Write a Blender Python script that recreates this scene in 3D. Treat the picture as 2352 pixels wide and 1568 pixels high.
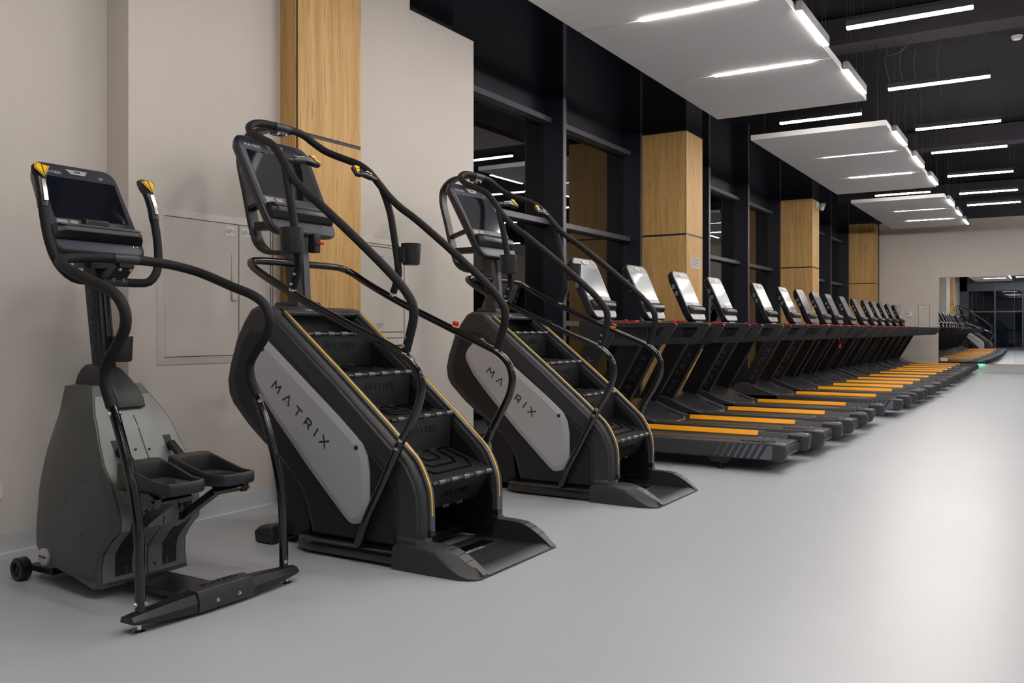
import bpy, bmesh, math
from mathutils import Vector, Matrix
V = Vector
PI = math.pi
for o in list(bpy.data.objects): bpy.data.objects.remove(o, do_unlink=True)
SC = bpy.context.scene
COL = SC.collection

# ------------------------------------------------------------------ camera, world, exposure
CAM_H = 1.12
YAW = math.atan2(1240, 2031)
cd = bpy.data.cameras.new('camera'); cam = bpy.data.objects.new('camera', cd); COL.objects.link(cam)
cam.location = (0, 0, CAM_H)
cam.rotation_euler = (PI/2, 0, YAW)
cd.sensor_fit = 'HORIZONTAL'; cd.sensor_width = 36
cd.lens = 36*2031/2352
cd.shift_y = -(784-757)/2352
cd.clip_start = 0.05; cd.clip_end = 200
SC.camera = cam
W = bpy.data.worlds.new('world'); SC.world = W; W.use_nodes = True
W.node_tree.nodes['Background'].inputs[0].default_value = (0.10, 0.13, 0.22, 1)
W.node_tree.nodes['Background'].inputs[1].default_value = 0.02
SC.view_settings.view_transform = 'Standard'; SC.view_settings.look = 'None'
SC.view_settings.gamma = 1; SC.view_settings.use_curve_mapping = False
SC.view_settings.exposure = 1.25
SC.cycles.max_bounces = 8; SC.cycles.diffuse_bounces = 5; SC.cycles.glossy_bounces = 5
SC.cycles.caustics_reflective = False; SC.cycles.caustics_refractive = False
SC.cycles.sample_clamp_indirect = 6
try:
    SC.cycles.use_denoising = True
except Exception: pass
TUBE_LIGHT = 40.0

# ------------------------------------------------------------------ materials
M = {}
def mat(name, col, rough=.5, metal=0, spec=.5, noise=0, nscale=80, bump=0, bscale=400, coat=0):
    m = bpy.data.materials.new(name); m.use_nodes = True; nt = m.node_tree; b = nt.nodes['Principled BSDF']
    b.inputs['Base Color'].default_value = (*col, 1); b.inputs['Roughness'].default_value = rough
    b.inputs['Metallic'].default_value = metal; b.inputs['Specular IOR Level'].default_value = spec
    b.inputs['Coat Weight'].default_value = coat; b.inputs['Coat Roughness'].default_value = .05
    tc = nt.nodes.new('ShaderNodeTexCoord')
    if noise:
        n = nt.nodes.new('ShaderNodeTexNoise'); n.inputs['Scale'].default_value = nscale; n.inputs['Detail'].default_value = 5
        nt.links.new(tc.outputs['Object'], n.inputs['Vector'])
        r = nt.nodes.new('ShaderNodeMapRange'); r.inputs[3].default_value = 1-noise; r.inputs[4].default_value = 1+noise
        nt.links.new(n.outputs['Fac'], r.inputs[0])
        x = nt.nodes.new('ShaderNodeMix'); x.data_type = 'RGBA'; x.blend_type = 'MULTIPLY'; x.inputs[0].default_value = 1
        x.inputs[6].default_value = (*col, 1); nt.links.new(r.outputs[0], x.inputs[7]); nt.links.new(x.outputs[2], b.inputs['Base Color'])
    if bump:
        n = nt.nodes.new('ShaderNodeTexNoise'); n.inputs['Scale'].default_value = bscale; n.inputs['Detail'].default_value = 3
        nt.links.new(tc.outputs['Object'], n.inputs['Vector'])
        k = nt.nodes.new('ShaderNodeBump'); k.inputs['Strength'].default_value = bump; k.inputs['Distance'].default_value = .002
        nt.links.new(n.outputs['Fac'], k.inputs['Height']); nt.links.new(k.outputs[0], b.inputs['Normal'])
    M[name] = m; return m
def wood(name, c1, c2, c3):
    m = bpy.data.materials.new(name); m.use_nodes = True; nt = m.node_tree; b = nt.nodes['Principled BSDF']; N = nt.nodes.new; L = nt.links.new
    tc = N('ShaderNodeTexCoord'); mp = N('ShaderNodeMapping'); mp.inputs['Scale'].default_value = (1, 1, .05); L(tc.outputs['Object'], mp.inputs[0])
    n1 = N('ShaderNodeTexNoise'); n1.inputs['Scale'].default_value = 14; n1.inputs['Detail'].default_value = 8; n1.inputs['Roughness'].default_value = .62; n1.inputs['Distortion'].default_value = .6
    L(mp.outputs[0], n1.inputs['Vector'])
    cr = N('ShaderNodeValToRGB'); cr.color_ramp.elements[0].position = .3; cr.color_ramp.elements[0].color = (*c1, 1); cr.color_ramp.elements[1].position = .72; cr.color_ramp.elements[1].color = (*c2, 1)
    L(n1.outputs['Fac'], cr.inputs[0])
    mp2 = N('ShaderNodeMapping'); mp2.inputs['Scale'].default_value = (1, 1, .04); L(tc.outputs['Object'], mp2.inputs[0])
    n2 = N('ShaderNodeTexNoise'); n2.inputs['Scale'].default_value = 110; n2.inputs['Detail'].default_value = 3; L(mp2.outputs[0], n2.inputs['Vector'])
    r2 = N('ShaderNodeMapRange'); r2.inputs[1].default_value = .56; r2.inputs[2].default_value = .72; L(n2.outputs['Fac'], r2.inputs[0])
    x = N('ShaderNodeMix'); x.data_type = 'RGBA'; L(r2.outputs[0], x.inputs[0]); L(cr.outputs[0], x.inputs[6]); x.inputs[7].default_value = (*c3, 1)
    mp3 = N('ShaderNodeMapping'); mp3.inputs['Scale'].default_value = (1, 1, .35); L(tc.outputs['Object'], mp3.inputs[0])
    v = N('ShaderNodeTexVoronoi'); v.inputs['Scale'].default_value = 4.2; L(mp3.outputs[0], v.inputs['Vector'])
    r3 = N('ShaderNodeMapRange'); r3.inputs[1].default_value = .035; r3.inputs[2].default_value = .0; r3.inputs[3].default_value = 0; r3.inputs[4].default_value = .75; L(v.outputs['Distance'], r3.inputs[0])
    y = N('ShaderNodeMix'); y.data_type = 'RGBA'; L(r3.outputs[0], y.inputs[0]); L(x.outputs[2], y.inputs[6]); y.inputs[7].default_value = (.09, .045, .018, 1)
    L(y.outputs[2], b.inputs['Base Color']); b.inputs['Roughness'].default_value = .55; b.inputs['Specular IOR Level'].default_value = .3
    M[name] = m
def emis(name, col, s, base=(.8, .8, .8)):
    m = bpy.data.materials.new(name); m.use_nodes = True; b = m.node_tree.nodes['Principled BSDF']
    b.inputs['Base Color'].default_value = (*base, 1); b.inputs['Emission Color'].default_value = (*col, 1); b.inputs['Emission Strength'].default_value = s
    M[name] = m
def glass(name, ior, tint):
    m = bpy.data.materials.new(name); m.use_nodes = True; nt = m.node_tree; N = nt.nodes.new; L = nt.links.new
    nt.nodes.remove(nt.nodes['Principled BSDF']); out = nt.nodes['Material Output']
    g = N('ShaderNodeBsdfGlossy'); g.inputs['Roughness'].default_value = 0.0; t = N('ShaderNodeBsdfTransparent'); t.inputs[0].default_value = (*tint, 1)
    f = N('ShaderNodeFresnel'); f.inputs[0].default_value = ior; mx = N('ShaderNodeMixShader')
    L(f.outputs[0], mx.inputs[0]); L(t.outputs[0], mx.inputs[1]); L(g.outputs[0], mx.inputs[2]); L(mx.outputs[0], out.inputs[0]); M[name] = m
mat('wall', (.64, .59, .54), .75, spec=.2, noise=.03, nscale=3, bump=.15, bscale=180)
mat('wall_light', (.66, .61, .565), .75, spec=.2, noise=.03, nscale=3, bump=.15, bscale=180)
mat('cabinet', (.63, .58, .53), .45, spec=.35, bump=.05)
mat('floor', (.46, .48, .515), .34, spec=.45, noise=.05, nscale=1.1, bump=.04, bscale=60)
mat('skirting', (.60, .61, .625), .4, spec=.4)
mat('caulk', (.8, .8, .8), .5)
mat('black_ceiling', (.016, .0145, .020), .85, spec=.15, noise=.2, nscale=2)
mat('beam', (.055, .050, .062), .9, spec=.1, noise=.15, nscale=5)
mat('navy', (.012, .013, .022), .45, spec=.4)
mat('navy_front', (.05, .05, .065), .35, spec=.5)
mat('alu_dark', (.10, .10, .125), .4, metal=.3)
wood('oak', (.50, .285, .095), (.74, .46, .185), (.38, .21, .075))
mat('groove', (.012, .012, .014), .6)
mat('panel_white', (.90, .89, .89), .8, spec=.2, bump=.1, bscale=90)
mat('panel_edge', (.55, .53, .56), .7)
mat('foam', (.008, .008, .0085), .62, spec=.32, bump=.35, bscale=700)
mat('gloss_black', (.005, .005, .006), .13, spec=.8, bump=.02, bscale=300)
mat('satin_black', (.010, .010, .012), .35, spec=.5)
mat('black_plastic', (.020, .020, .022), .42, spec=.45, bump=.2, bscale=900)
mat('tread', (.035, .035, .036), .5, spec=.45, noise=.3, nscale=60, bump=.3, bscale=300)
mat('body_dark', (.034, .034, .037), .42, spec=.5, bump=.25, bscale=1100)
mat('body_black', (.016, .016, .018), .5, spec=.4, bump=.2, bscale=1100)  # darker body plastic for sunken flanks, ribs and the stepper neck
mat('silver_panel', (.48, .48, .50), .42, metal=.15, spec=.5, bump=.12, bscale=1300)
mat('stepper_grey', (.082, .084, .082), .40, spec=.5, metal=.15, bump=.2, bscale=1200)
mat('stepper_front', (.20, .205, .205), .36, spec=.5, metal=.3, bump=.2, bscale=1200)
mat('console_navy', (.034, .037, .055), .36, metal=.35, spec=.5)
mat('console_sheen_grey', (.13, .13, .145), .34, metal=.45, spec=.5)  # lighter than the navy: the grey stands for reflected light on treadmill consoles
mat('console_dark', (.012, .013, .018), .35, spec=.5)
mat('screen', (.006, .008, .013), .06, spec=.8, coat=.6)
mat('screen_film_glare', (.12, .13, .15), .2, spec=.8, coat=.8, bump=1.0, bscale=7)  # protective film; its grey base stands in for glare on the screens
mat('hinge', (.13, .13, .14), .35, metal=.3)
mat('chrome', (.75, .74, .72), .22, metal=1)
mat('speaker', (.55, .54, .54), .4, metal=.4)
mat('yellow', (.92, .53, .006), .4, spec=.4)
mat('orange', (1.0, .40, .004), .4, spec=.4)
mat('red', (.65, .012, .012), .35, spec=.5)
mat('red_lacquer', (.55, .01, .02), .3)
mat('dark_text', (.03, .028, .025), .5)
mat('mast_text', (.09, .10, .13), .4, metal=.3)
mat('emboss', (.008, .008, .009), .35)
mat('white', (.8, .8, .8), .4)
mat('light_text', (.6, .6, .6), .5)
mat('paper', (.75, .75, .74), .6)
mat('label', (.09, .085, .07), .5)
mat('belt', (.030, .030, .031), .6, spec=.3, noise=.15, nscale=200)
mat('deck', (.040, .040, .043), .42, spec=.45, bump=.2, bscale=900)
mat('hood', (.030, .031, .036), .3, spec=.6, bump=.1, bscale=600)
mat('decal', (.12, .14, .18), .4)
mat('mast', (.010, .010, .011), .4, spec=.4)
mat('wire', (.05, .05, .05), .5)
mat('lamp_housing', (.35, .34, .36), .45, metal=.2)
mat('lamp_housing_dark', (.02, .02, .025), .5)
mat('brass_label', (.5, .49, .5), .4)
mat('mirror', (.70, .74, .76), .004, metal=1)
mat('far_grey', (.7, .7, .71), .7)
emis('led', (1, .95, .90), TUBE_LIGHT)
emis('green_led', (0, 1, .45), 3)
emis('blue_led', (.02, .08, 1), 6)
glass('glass', 2.7, (.75, .78, .82)); glass('glass_clear', 1.5, (.8, .85, .9))

# ------------------------------------------------------------------ mesh helpers
def NB(): return bmesh.new()
def obj(name, bm, m, parent=None, bevel=0, seg=2, smooth=True, ang=35, label=None, subsurf=0):
    bmesh.ops.recalc_face_normals(bm, faces=bm.faces[:])
    me = bpy.data.meshes.new(name); bm.to_mesh(me); bm.free()
    ms = m if isinstance(m, (list, tuple)) else [m]
    for k in ms: me.materials.append(M[k])
    if smooth:
        me.polygons.foreach_set('use_smooth', [True]*len(me.polygons)); me.set_sharp_from_angle(angle=math.radians(ang))
    o = bpy.data.objects.new(name, me); COL.objects.link(o)
    if parent: o.parent = parent
    if bevel:
        b = o.modifiers.new('bevel', 'BEVEL'); b.width = bevel; b.segments = seg; b.limit_method = 'ANGLE'; b.angle_limit = math.radians(30); b.harden_normals = False
    if subsurf:
        s = o.modifiers.new('sub', 'SUBSURF'); s.levels = subsurf; s.render_levels = subsurf
    if label: o['label'] = label
    return o
def thing(name, label, cat, loc=(0, 0, 0), rz=0, group=None):
    o = bpy.data.objects.new(name, None); COL.objects.link(o); o.location = loc; o.rotation_euler = (0, 0, rz); o.empty_display_size = .1
    return tag(o, label, cat, group)
def tag(o, label, cat, group=None):
    o['label'] = label; o['category'] = cat
    if group: o['group'] = group
    return o
def struct(name, bm, m, label=None, parent=None, bevel=0):
    o = obj(name, bm, m, parent, bevel=bevel)
    if not parent:
        o['kind'] = 'structure'
        if label: o['label'] = label
    return o
def dup(root, loc, label, group=None, rz=None):
    r = root.copy(); COL.objects.link(r); r.location = loc; r['label'] = label
    if rz is not None: r.rotation_euler = (0, 0, rz)
    if group: r['group'] = group
    for ch in list(root.children):
        c = ch.copy(); COL.objects.link(c); c.parent = r
        for g in list(ch.children):
            d = g.copy(); COL.objects.link(d); d.parent = c
    return r
def box(bm, x0, x1, y0, y1, z0, z1, mi=0):
    vs = [bm.verts.new((x, y, z)) for x in (x0, x1) for y in (y0, y1) for z in (z0, z1)]
    for f in ((0, 1, 3, 2), (4, 6, 7, 5), (0, 4, 5, 1), (2, 3, 7, 6), (0, 2, 6, 4), (1, 5, 7, 3)):
        bm.faces.new([vs[i] for i in f]).material_index = mi
    return bm
def obox(bm, c, u, v, n, hu, hv, hn):            # box with its own axes
    c, u, v, n = V(c), V(u).normalized(), V(v).normalized(), V(n).normalized()
    vs = [bm.verts.new(c+u*hu*a+v*hv*b+n*hn*d) for a in (-1, 1) for b in (-1, 1) for d in (-1, 1)]
    for f in ((0, 1, 3, 2), (4, 6, 7, 5), (0, 4, 5, 1), (2, 3, 7, 6), (0, 2, 6, 4), (1, 5, 7, 3)): bm.faces.new([vs[i] for i in f])
    return bm
def prism(bm, pts, off):                          # polygon of 3-D points swept by a vector
    a = [bm.verts.new(V(p)) for p in pts]; off = V(off); b = [bm.verts.new(V(p)+off) for p in pts]; n = len(a)
    bm.faces.new(a); bm.faces.new(b[::-1])
    for i in range(n): bm.faces.new((a[i], b[i], b[(i+1) % n], a[(i+1) % n]))
    return bm
def side(bm, prof, y0, y1):                       # (x, z) outline swept across y
    return prism(bm, [(x, y0, z) for x, z in prof], (0, y1-y0, 0))
def loft(bm, secs, cap=True, closed=True):
    R = [[bm.verts.new(V(p)) for p in s] for s in secs]; n = len(R[0])
    for i in range(len(R)-1):
        for j in range(n if closed else n-1):
            k = (j+1) % n; bm.faces.new((R[i][j], R[i][k], R[i+1][k], R[i+1][j]))
    if cap and closed: bm.faces.new(R[0][::-1]); bm.faces.new(R[-1])
    return bm
def catmull(pts, step):
    P = [V(p) for p in pts]; out = []
    for i in range(len(P)-1):
        p0 = P[i-1] if i else P[0]*2-P[1]; p1, p2 = P[i], P[i+1]; p3 = P[i+2] if i+2 < len(P) else P[-1]*2-P[-2]
        # centripetal spacing
        d1 = max((p1-p0).length, 1e-6)**.5; d2 = max((p2-p1).length, 1e-6)**.5; d3 = max((p3-p2).length, 1e-6)**.5
        t0 = 0; t1 = d1; t2 = t1+d2; t3 = t2+d3
        k = max(1, int((p2-p1).length/step))
        for s in range(k):
            t = t1+(t2-t1)*s/k
            A1 = p0*((t1-t)/(t1-t0))+p1*((t-t0)/(t1-t0)); A2 = p1*((t2-t)/(t2-t1))+p2*((t-t1)/(t2-t1)); A3 = p2*((t3-t)/(t3-t2))+p3*((t-t2)/(t3-t2))
            B1 = A1*((t2-t)/(t2-t0))+A2*((t-t0)/(t2-t0)); B2 = A2*((t3-t)/(t3-t1))+A3*((t-t1)/(t3-t1))
            out.append(B1*((t2-t)/(t2-t1))+B2*((t-t1)/(t2-t1)))
    out.append(P[-1]); return out
def tube(bm, pts, r, seg=14, step=.02, rb=None, curve=True, up=None):
    P = catmull(pts, step) if curve else [V(p) for p in pts]
    rb = rb or r; T = []
    for i in range(len(P)):
        T.append((P[min(i+1, len(P)-1)]-P[max(i-1, 0)]).normalized())
    u = V(up) if up else (V((0, 0, 1)) if abs(T[0].z) < .9 else V((1, 0, 0)))
    u = (u-T[0]*u.dot(T[0])).normalized(); secs = []
    for i, p in enumerate(P):
        u = (u-T[i]*u.dot(T[i])).normalized(); w = T[i].cross(u)
        secs.append([p+u*r*math.cos(a)+w*rb*math.sin(a) for a in [2*PI*k/seg for k in range(seg)]])
    return loft(bm, secs)
def strap(bm, pts, hw, ht, step=.03, curve=True, wdir=(0, 1, 0)):   # flat bar: half width along wdir, half thickness across
    P = catmull(pts, step) if curve else [V(p) for p in pts]; secs = []; w = V(wdir)
    for i, p in enumerate(P):
        t = (P[min(i+1, len(P)-1)]-P[max(i-1, 0)]).normalized(); n = t.cross(w).normalized()
        secs.append([p+w*hw+n*ht, p+w*hw-n*ht, p-w*hw-n*ht, p-w*hw+n*ht])
    return loft(bm, secs)
def lathe(bm, prof, c, ax=(0, 0, 1), seg=20):
    c = V(c); a = V(ax).normalized(); u = a.orthogonal().normalized(); w = a.cross(u)
    return loft(bm, [[c+a*h+(u*math.cos(2*PI*k/seg)+w*math.sin(2*PI*k/seg))*max(r, 1e-4) for k in range(seg)] for r, h in prof])
def bolt(bm, c, ax, r=.009): return lathe(bm, [(r*1.3, -.002), (r*1.3, .002), (r, .002), (r*.8, .008), (r*.3, .009)], c, ax, 10)
def bolts(parent, lst):                            # each bolt its own mesh: (centre, axis, radius)
    for c, ax, r in lst:
        b = NB(); bolt(b, c, ax, r); obj('bolt', b, 'chrome', parent)
def rrect(w0, w1, hgt, r, n=4):                  # rounded outline: bottom width w0, top width w1, height, from (0,0) bottom centre
    C = [(-w0/2, 0), (w0/2, 0), (w1/2, hgt), (-w1/2, hgt)]; out = []
    for i in range(4):
        p, a, b = V(C[i]), V(C[i-1]), V(C[(i+1) % 4]); ra = (a-p).normalized()*r; rb = (b-p).normalized()*r
        for k in range(n+1):
            t = k/n; out.append(((p+ra)*(1-t)**2+p*2*t*(1-t)+(p+rb)*t*t))
    return [(q.x, q.y) for q in out]
GL = {'M': ([[(0, 0), (.12, 1), (.6, .35), (1.08, 1), (1.2, 0)]], 1.2), 'A': ([[(0, 0), (.55, 1), (1.1, 0)]], 1.1), 'T': ([[(0, .92), (1.0, .92)], [(.5, .92), (.5, 0)]], 1.0),
      'R': ([[(0, 0), (0, .92), (.75, .92), (.85, .66), (.75, .42), (.1, .42)], [(.45, .42), (.9, 0)]], .9), 'I': ([[(0, 0), (0, 1)]], 0), 'X': ([[(0, 0), (1, 1)], [(0, 1), (1, 0)]], 1.0)}
def letters(bm, O, u, v, n, length, h, d=.002, th=.17, red=None):
    O, u, v, n = V(O), V(u).normalized(), V(v).normalized(), V(n).normalized()
    word = 'MATRIX'; tot = sum(GL[c][1] for c in word)*h; gap = (length-tot)/5; x = 0
    for c in word:
        pl, w = GL[c]
        for L in pl:
            for i in range(len(L)-1):
                a = O+u*(x+L[i][0]*h)+v*(L[i][1]*h); b = O+u*(x+L[i+1][0]*h)+v*(L[i+1][1]*h)
                t = (b-a).normalized(); s = n.cross(t)*th*h*.5; e = t*th*h*.3
                prism(bm, [a-s-e, b-s+e, b+s+e, a+s-e], n*d)
        if c == 'A' and red is not None: lathe(red, [(.1*h, 0), (.1*h, d)], O+u*(x+.55*h)+v*.22*h, n, 10)
        x += w*h+gap
    return bm
def text(name, s, O, u, v, h, m, parent=None, depth=.001, spacing=1.0, label=None):
    cu = bpy.data.curves.new('t', 'FONT'); cu.body = s; cu.size = h*1.35; cu.extrude = depth; cu.align_x = 'CENTER'; cu.align_y = 'CENTER'; cu.space_character = spacing; cu.resolution_u = 2
    to = bpy.data.objects.new('t', cu); COL.objects.link(to); me = bpy.data.meshes.new_from_object(to); bpy.data.objects.remove(to)
    u, v = V(u).normalized(), V(v).normalized(); n = u.cross(v); mx = Matrix(((u.x, v.x, n.x, O[0]), (u.y, v.y, n.y, O[1]), (u.z, v.z, n.z, O[2]), (0, 0, 0, 1)))
    me.transform(mx); me.materials.clear(); me.materials.append(M[m]); me.name = name
    o = bpy.data.objects.new(name, me); COL.objects.link(o)
    if parent: o.parent = parent
    if label: o['label'] = label
    return o

# ------------------------------------------------------------------ the room
YF, YB, XR, ZC = 26.67, -3.0, 7.5, 4.9
GX, FX = -5.02, -4.14                       # glass line, column fronts
struct('floor', box(NB(), -5.3, XR+.2, YB-.2, YF+.2, -.15, 0), 'floor')
struct('ceiling', box(NB(), -5.6, XR+.2, YB-.2, YF+.2, ZC, ZC+.1), 'black_ceiling')
b = NB()
for y in (-2.0, 4.2, 11.18, 18.4, 25.4): box(b, -5.3, XR, y, y+.42, ZC-.34, ZC-.02)
struct('trim_1', b, 'beam', 'dark concrete ceiling beams')
# left wall: recessed part, projecting part, part behind the stair climbers
struct('wall_left', box(NB(), -4.9, -4.48, YB, 3.02, 0, ZC), 'wall_light')
struct('wall_left.001', box(NB(), -4.9, -4.29, 3.02, 4.13, 0, ZC), 'wall')
struct('wall_left.002', box(NB(), -4.9, -4.29, 4.755, 5.49, 0, ZC), 'wall')
struct('wall_left.003', box(NB(), -4.9, -4.30, 5.49, 6.40, 0, 3.63), 'wall')
struct('trim_2', box(NB(), -4.9, -4.50, 5.49, 6.38, 3.63, ZC), 'navy', 'black bulkhead above the lower wall')
def base(n, x0, x1, y0, y1):
    struct('baseboard_left' if n == 0 else 'baseboard_left.%03d' % n, box(NB(), x0, x1, y0, y1, 0, .105), 'skirting', bevel=.002)
base(0, -4.48, -4.473, YB, 3.02); base(1, -4.29, -4.283, 3.015, 4.13); base(2, -4.29, -4.283, 4.755, 6.40)
struct('baseboard_left.003', box(NB(), -4.475, -4.283, 3.011, 3.02, 0, .105), 'skirting')
struct('trim_3', box(box(box(NB(), -4.475, -4.465, YB, 3.01, 0, .006), -4.285, -4.275, 3.003, 4.13, 0, .006), -4.285, -4.275, 4.755, 6.4, 0, .006), 'caulk', 'white sealant line along the skirting')
# oak columns
def column(n, y0, y1, zt, xb, lab):
    grooves = [g for g in (.0, 1.225, 2.39)]+[zt]
    b = NB(); box(b, xb, FX-.006, y0+.006, y1-.006, 0, ZC)
    o = struct('trim_%d' % n, b, 'navy', lab)
    for i in range(len(grooves)-1):
        z0, z1 = grooves[i]+(.012 if i else 0), grooves[i+1]-.012
        c = NB(); box(c, FX-.03, FX, y0+.010, y1-.010, z0, z1); obj('oak_panel', c, 'oak', o, bevel=.0015, seg=1)
        c = NB(); box(c, xb, FX-.012, y0, y0+.02, z0, z1); obj('oak_panel', c, 'oak', o, bevel=.0015, seg=1)
        c = NB(); box(c, xb, FX-.012, y1-.02, y1, z0, z1); obj('oak_panel', c, 'oak', o, bevel=.0015, seg=1)
column(4, 4.13, 4.755, ZC, -4.8, 'oak clad column behind the first stair climber')
column(5, 11.215, 11.865, 3.775, -4.9, 'oak clad column with a small notice')
column(6, 18.44, 19.07, 3.79, -4.9, 'oak clad column with emergency lamp')
column(7, 25.76, 26.40, 4.04, -4.9, 'oak clad column near the far wall')
# window bays: mullions, transoms, glass
n = 0
bays = [(6.40, [8.93, 11.16]), (11.86, [13.96, 16.14, 18.38]), (19.07, [21.1, 23.27, 25.55])]
for y0, muls in bays:
    for ym in muls:
        n += 1
        b = NB(); box(b, -5.10, GX-.03, y0, ym, 0, .08); box(b, -5.10, GX-.03, y0, ym, ZC-.1, ZC)
        w = struct('window_%d' % n, b, 'navy')
        m = NB(); box(m, -5.12, -4.775, ym, ym+.075, 0, ZC); obj('mullion', m, 'navy', w, bevel=.002, seg=1)
        m = NB(); box(m, -4.775, -4.765, ym+.002, ym+.073, 0, ZC); obj('mullion_lit_face', m, 'alu_dark', w)  # front of the mullion in a lighter colour, painted as if lit
        for z in (1.165, 2.325, 3.50):
            m = NB(); box(m, -5.08, -4.915, y0, ym, z, z+.062); obj('transom', m, 'alu_dark', w, bevel=.002, seg=1)
        g = NB(); box(g, GX-.012, GX, y0, ym, .05, 3.55); obj('glass', g, 'glass', w, smooth=False)
        g = NB(); box(g, GX-.012, GX, y0, ym, 3.56, ZC); obj('spandrel', g, 'navy', w)
        y0 = ym+.075
struct('wall_left.004', box(box(NB(), -5.15, -4.9, 6.36, 6.40, 0, ZC), -5.10, -4.15, 26.4, YF, 0, ZC), 'navy')
# street outside
struct('ground', box(NB(), -30, -5.3, -5, 40, -.3, -.02), 'black_ceiling')
# far wall with mirror
b = NB(); box(b, -5.2, -2.66, YF-.02, YF+.1, 0, 4.1); box(b, -2.66, XR, YF, YF+.1, 0, 4.1)
struct('wall_far', b, 'wall')
struct('trim_8', box(NB(), -5.2, XR, YF-.05, YF+.1, 4.1, ZC), 'navy', 'black band above the far wall')
struct('baseboard_far', box(NB(), -5.2, XR, YF-.03, YF-.021, 0, .11), 'skirting')
struct('trim_9', box(NB(), -5.2, XR, YF-.035, YF-.03, 0, .006), 'caulk', 'white sealant line at the far wall')
xs = [-2.637, -1.275, -.838, .5, 1.85, 3.2, 4.55, 5.9, 7.25]
for i in range(len(xs)-1):
    b = NB(); box(b, xs[i]+.002, xs[i+1]-.002, YF-.018, YF-.012, .21, 2.538)
    o = obj('wall_mirror', b, 'mirror', smooth=False)
    tag(o, ['frameless wall mirror panel next to the beige far wall, with the double socket', 'narrow frameless mirror panel, second from the left of the mirror wall', 'frameless mirror panel at the right edge of the photo'][min(i, 2)] if i < 3 else 'frameless mirror panel out of the photo on the right', 'mirror', 'mirror panels on the far wall' if i > 2 else 'mirror panels')
# right and back walls (seen only in reflections)
struct('wall_right', box(NB(), XR, XR+.1, YB, YF, 0, ZC), 'far_grey')
b = NB(); box(b, -4.9, XR, YB-.1, YB, 0, .12); box(b, -4.9, XR, YB-.1, YB, 3.3, ZC); box(b, -4.9, -4.1, YB-.1, YB, 0, ZC)
x = -4.1
while x < XR: box(b, x, x+.07, YB-.1, YB+.04, 0, 3.3); x += 1.35
box(b, -4.1, XR, YB-.06, YB, 2.1, 2.17)
struct('wall_back', b, 'alu_dark')
struct('wall_back_bounce', box(NB(), .4, XR, YB+.05, YB+.12, 0, ZC), 'far_grey')  # pale wall section added to bounce more light into the room
struct('window_9', box(NB(), -4.1, XR, YB-.06, YB-.05, .12, 3.3), 'glass_clear')
struct('ground.001', box(NB(), -6, XR+1, YB-9, YB-.3, -.3, -.02), 'far_grey')
b = NB()
tube(b, [(XR-.03, 17.2+1.5*math.cos(a), 2.55+1.05*math.sin(a)) for a in [2*PI*k/40 for k in range(41)]], .07, seg=8, curve=False)
tube(b, [(XR-.03, 16.6, 3.2), (XR-.03, 17.5, 3.2), (XR-.03, 17.55, 2.75), (XR-.03, 16.9, 2.7), (XR-.03, 16.6, 2.3), (XR-.03, 17.0, 1.85), (XR-.03, 17.6, 2.0)], .13, seg=8)
tag(obj('wall_emblem', b, 'red_lacquer'), 'round red emblem on the opposite wall, seen reflected in the window', 'sign')

# ------------------------------------------------------------------ wall fittings
t = thing('service_cabinet', 'flush beige double-door service cabinet with paper labels behind the small stepper', 'cabinet', (-4.29, 3.65, .92))
def fr(o, y0, y1, z0, z1, w, X=0, d=.012):
    b = NB()
    P = [(y0, z0), (y1, z0), (y1, z1), (y0, z1)]; Q = [(y0+w, z0+w), (y1-w, z0+w), (y1-w, z1-w), (y0+w, z1-w)]
    for i in range(4):
        a, c, e, f = P[i], P[(i+1) % 4], Q[(i+1) % 4], Q[i]
        loft(b, [[(X, *a), (X, *c), (X+.004, c[0], c[1]), (X+.004, a[0], a[1])], [(X, *f), (X, *e), (X+d, *e), (X+d, *f)]], cap=True)
    return obj('door_frame', b, 'cabinet', o)
fr(t, -.45, .45, 0, .89, .042)
b = NB(); box(b, 0, .004, -.408, .408, .042, .848); obj('recess', b, 'dark_text', t)
for y0, y1 in ((-.404, .126), (.132, .385), (.391, .404)):
    b = NB(); box(b, .004, .009, y0, y1, .046, .844); d = obj('door', b, 'cabinet', t, bevel=.001, seg=1)
    if y1 == .126:
        b = NB(); box(b, .009, .02, .07, .108, .38, .53); box(b, .009, .012, .07, .108, .53, .66); obj('latch', b, 'cabinet', d, bevel=.002)
        b = NB(); box(b, .009, .010, .028, .10, .775, .83); obj('paper_label', b, 'paper', d)
        text('lettering', 'ЩЭ-3', (.0106, .064, .80), (0, 1, 0), (0, 0, 1), .019, 'dark_text', d, .0002)
    elif y1 == .385:
        b = NB(); box(b, .009, .010, .15, .22, .775, .83); obj('paper_label', b, 'paper', d)
        text('lettering', 'ЩЭ-4', (.0106, .185, .80), (0, 1, 0), (0, 0, 1), .019, 'dark_text', d, .0002)
t = thing('vented_cabinet', 'flush beige cabinet door with two vent marks right of the oak column', 'cabinet', (-4.29, 5.11, .95))
fr(t, -.345, .345, 0, .85, .04)
for y0, y1, z0, z1 in ((-.30, .285, .055, .104), (-.30, .285, .109, .150), (-.30, .285, .155, .785), (-.30, .285, .79, .805)):
    b = NB(); box(b, .008, .014, y0, y1, z0, z1); d = obj('door', b, 'cabinet', t, bevel=.001, seg=1)
    if z1 == .785:
        for zc in (.715, .215):
            b = NB()
            for k in range(4):
                hw = .05-.011*k
                for s in (-1, 1): box(b, .0138, .0145, min(s*.004, s*hw), max(s*.004, s*hw), zc-k*.010, zc-k*.010+.0028)
            obj('vent_slot', b, 'dark_text', d)
b = NB(); box(b, .003, .008, -.305, .29, .045, .81); obj('recess', b, 'dark_text', t)
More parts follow.
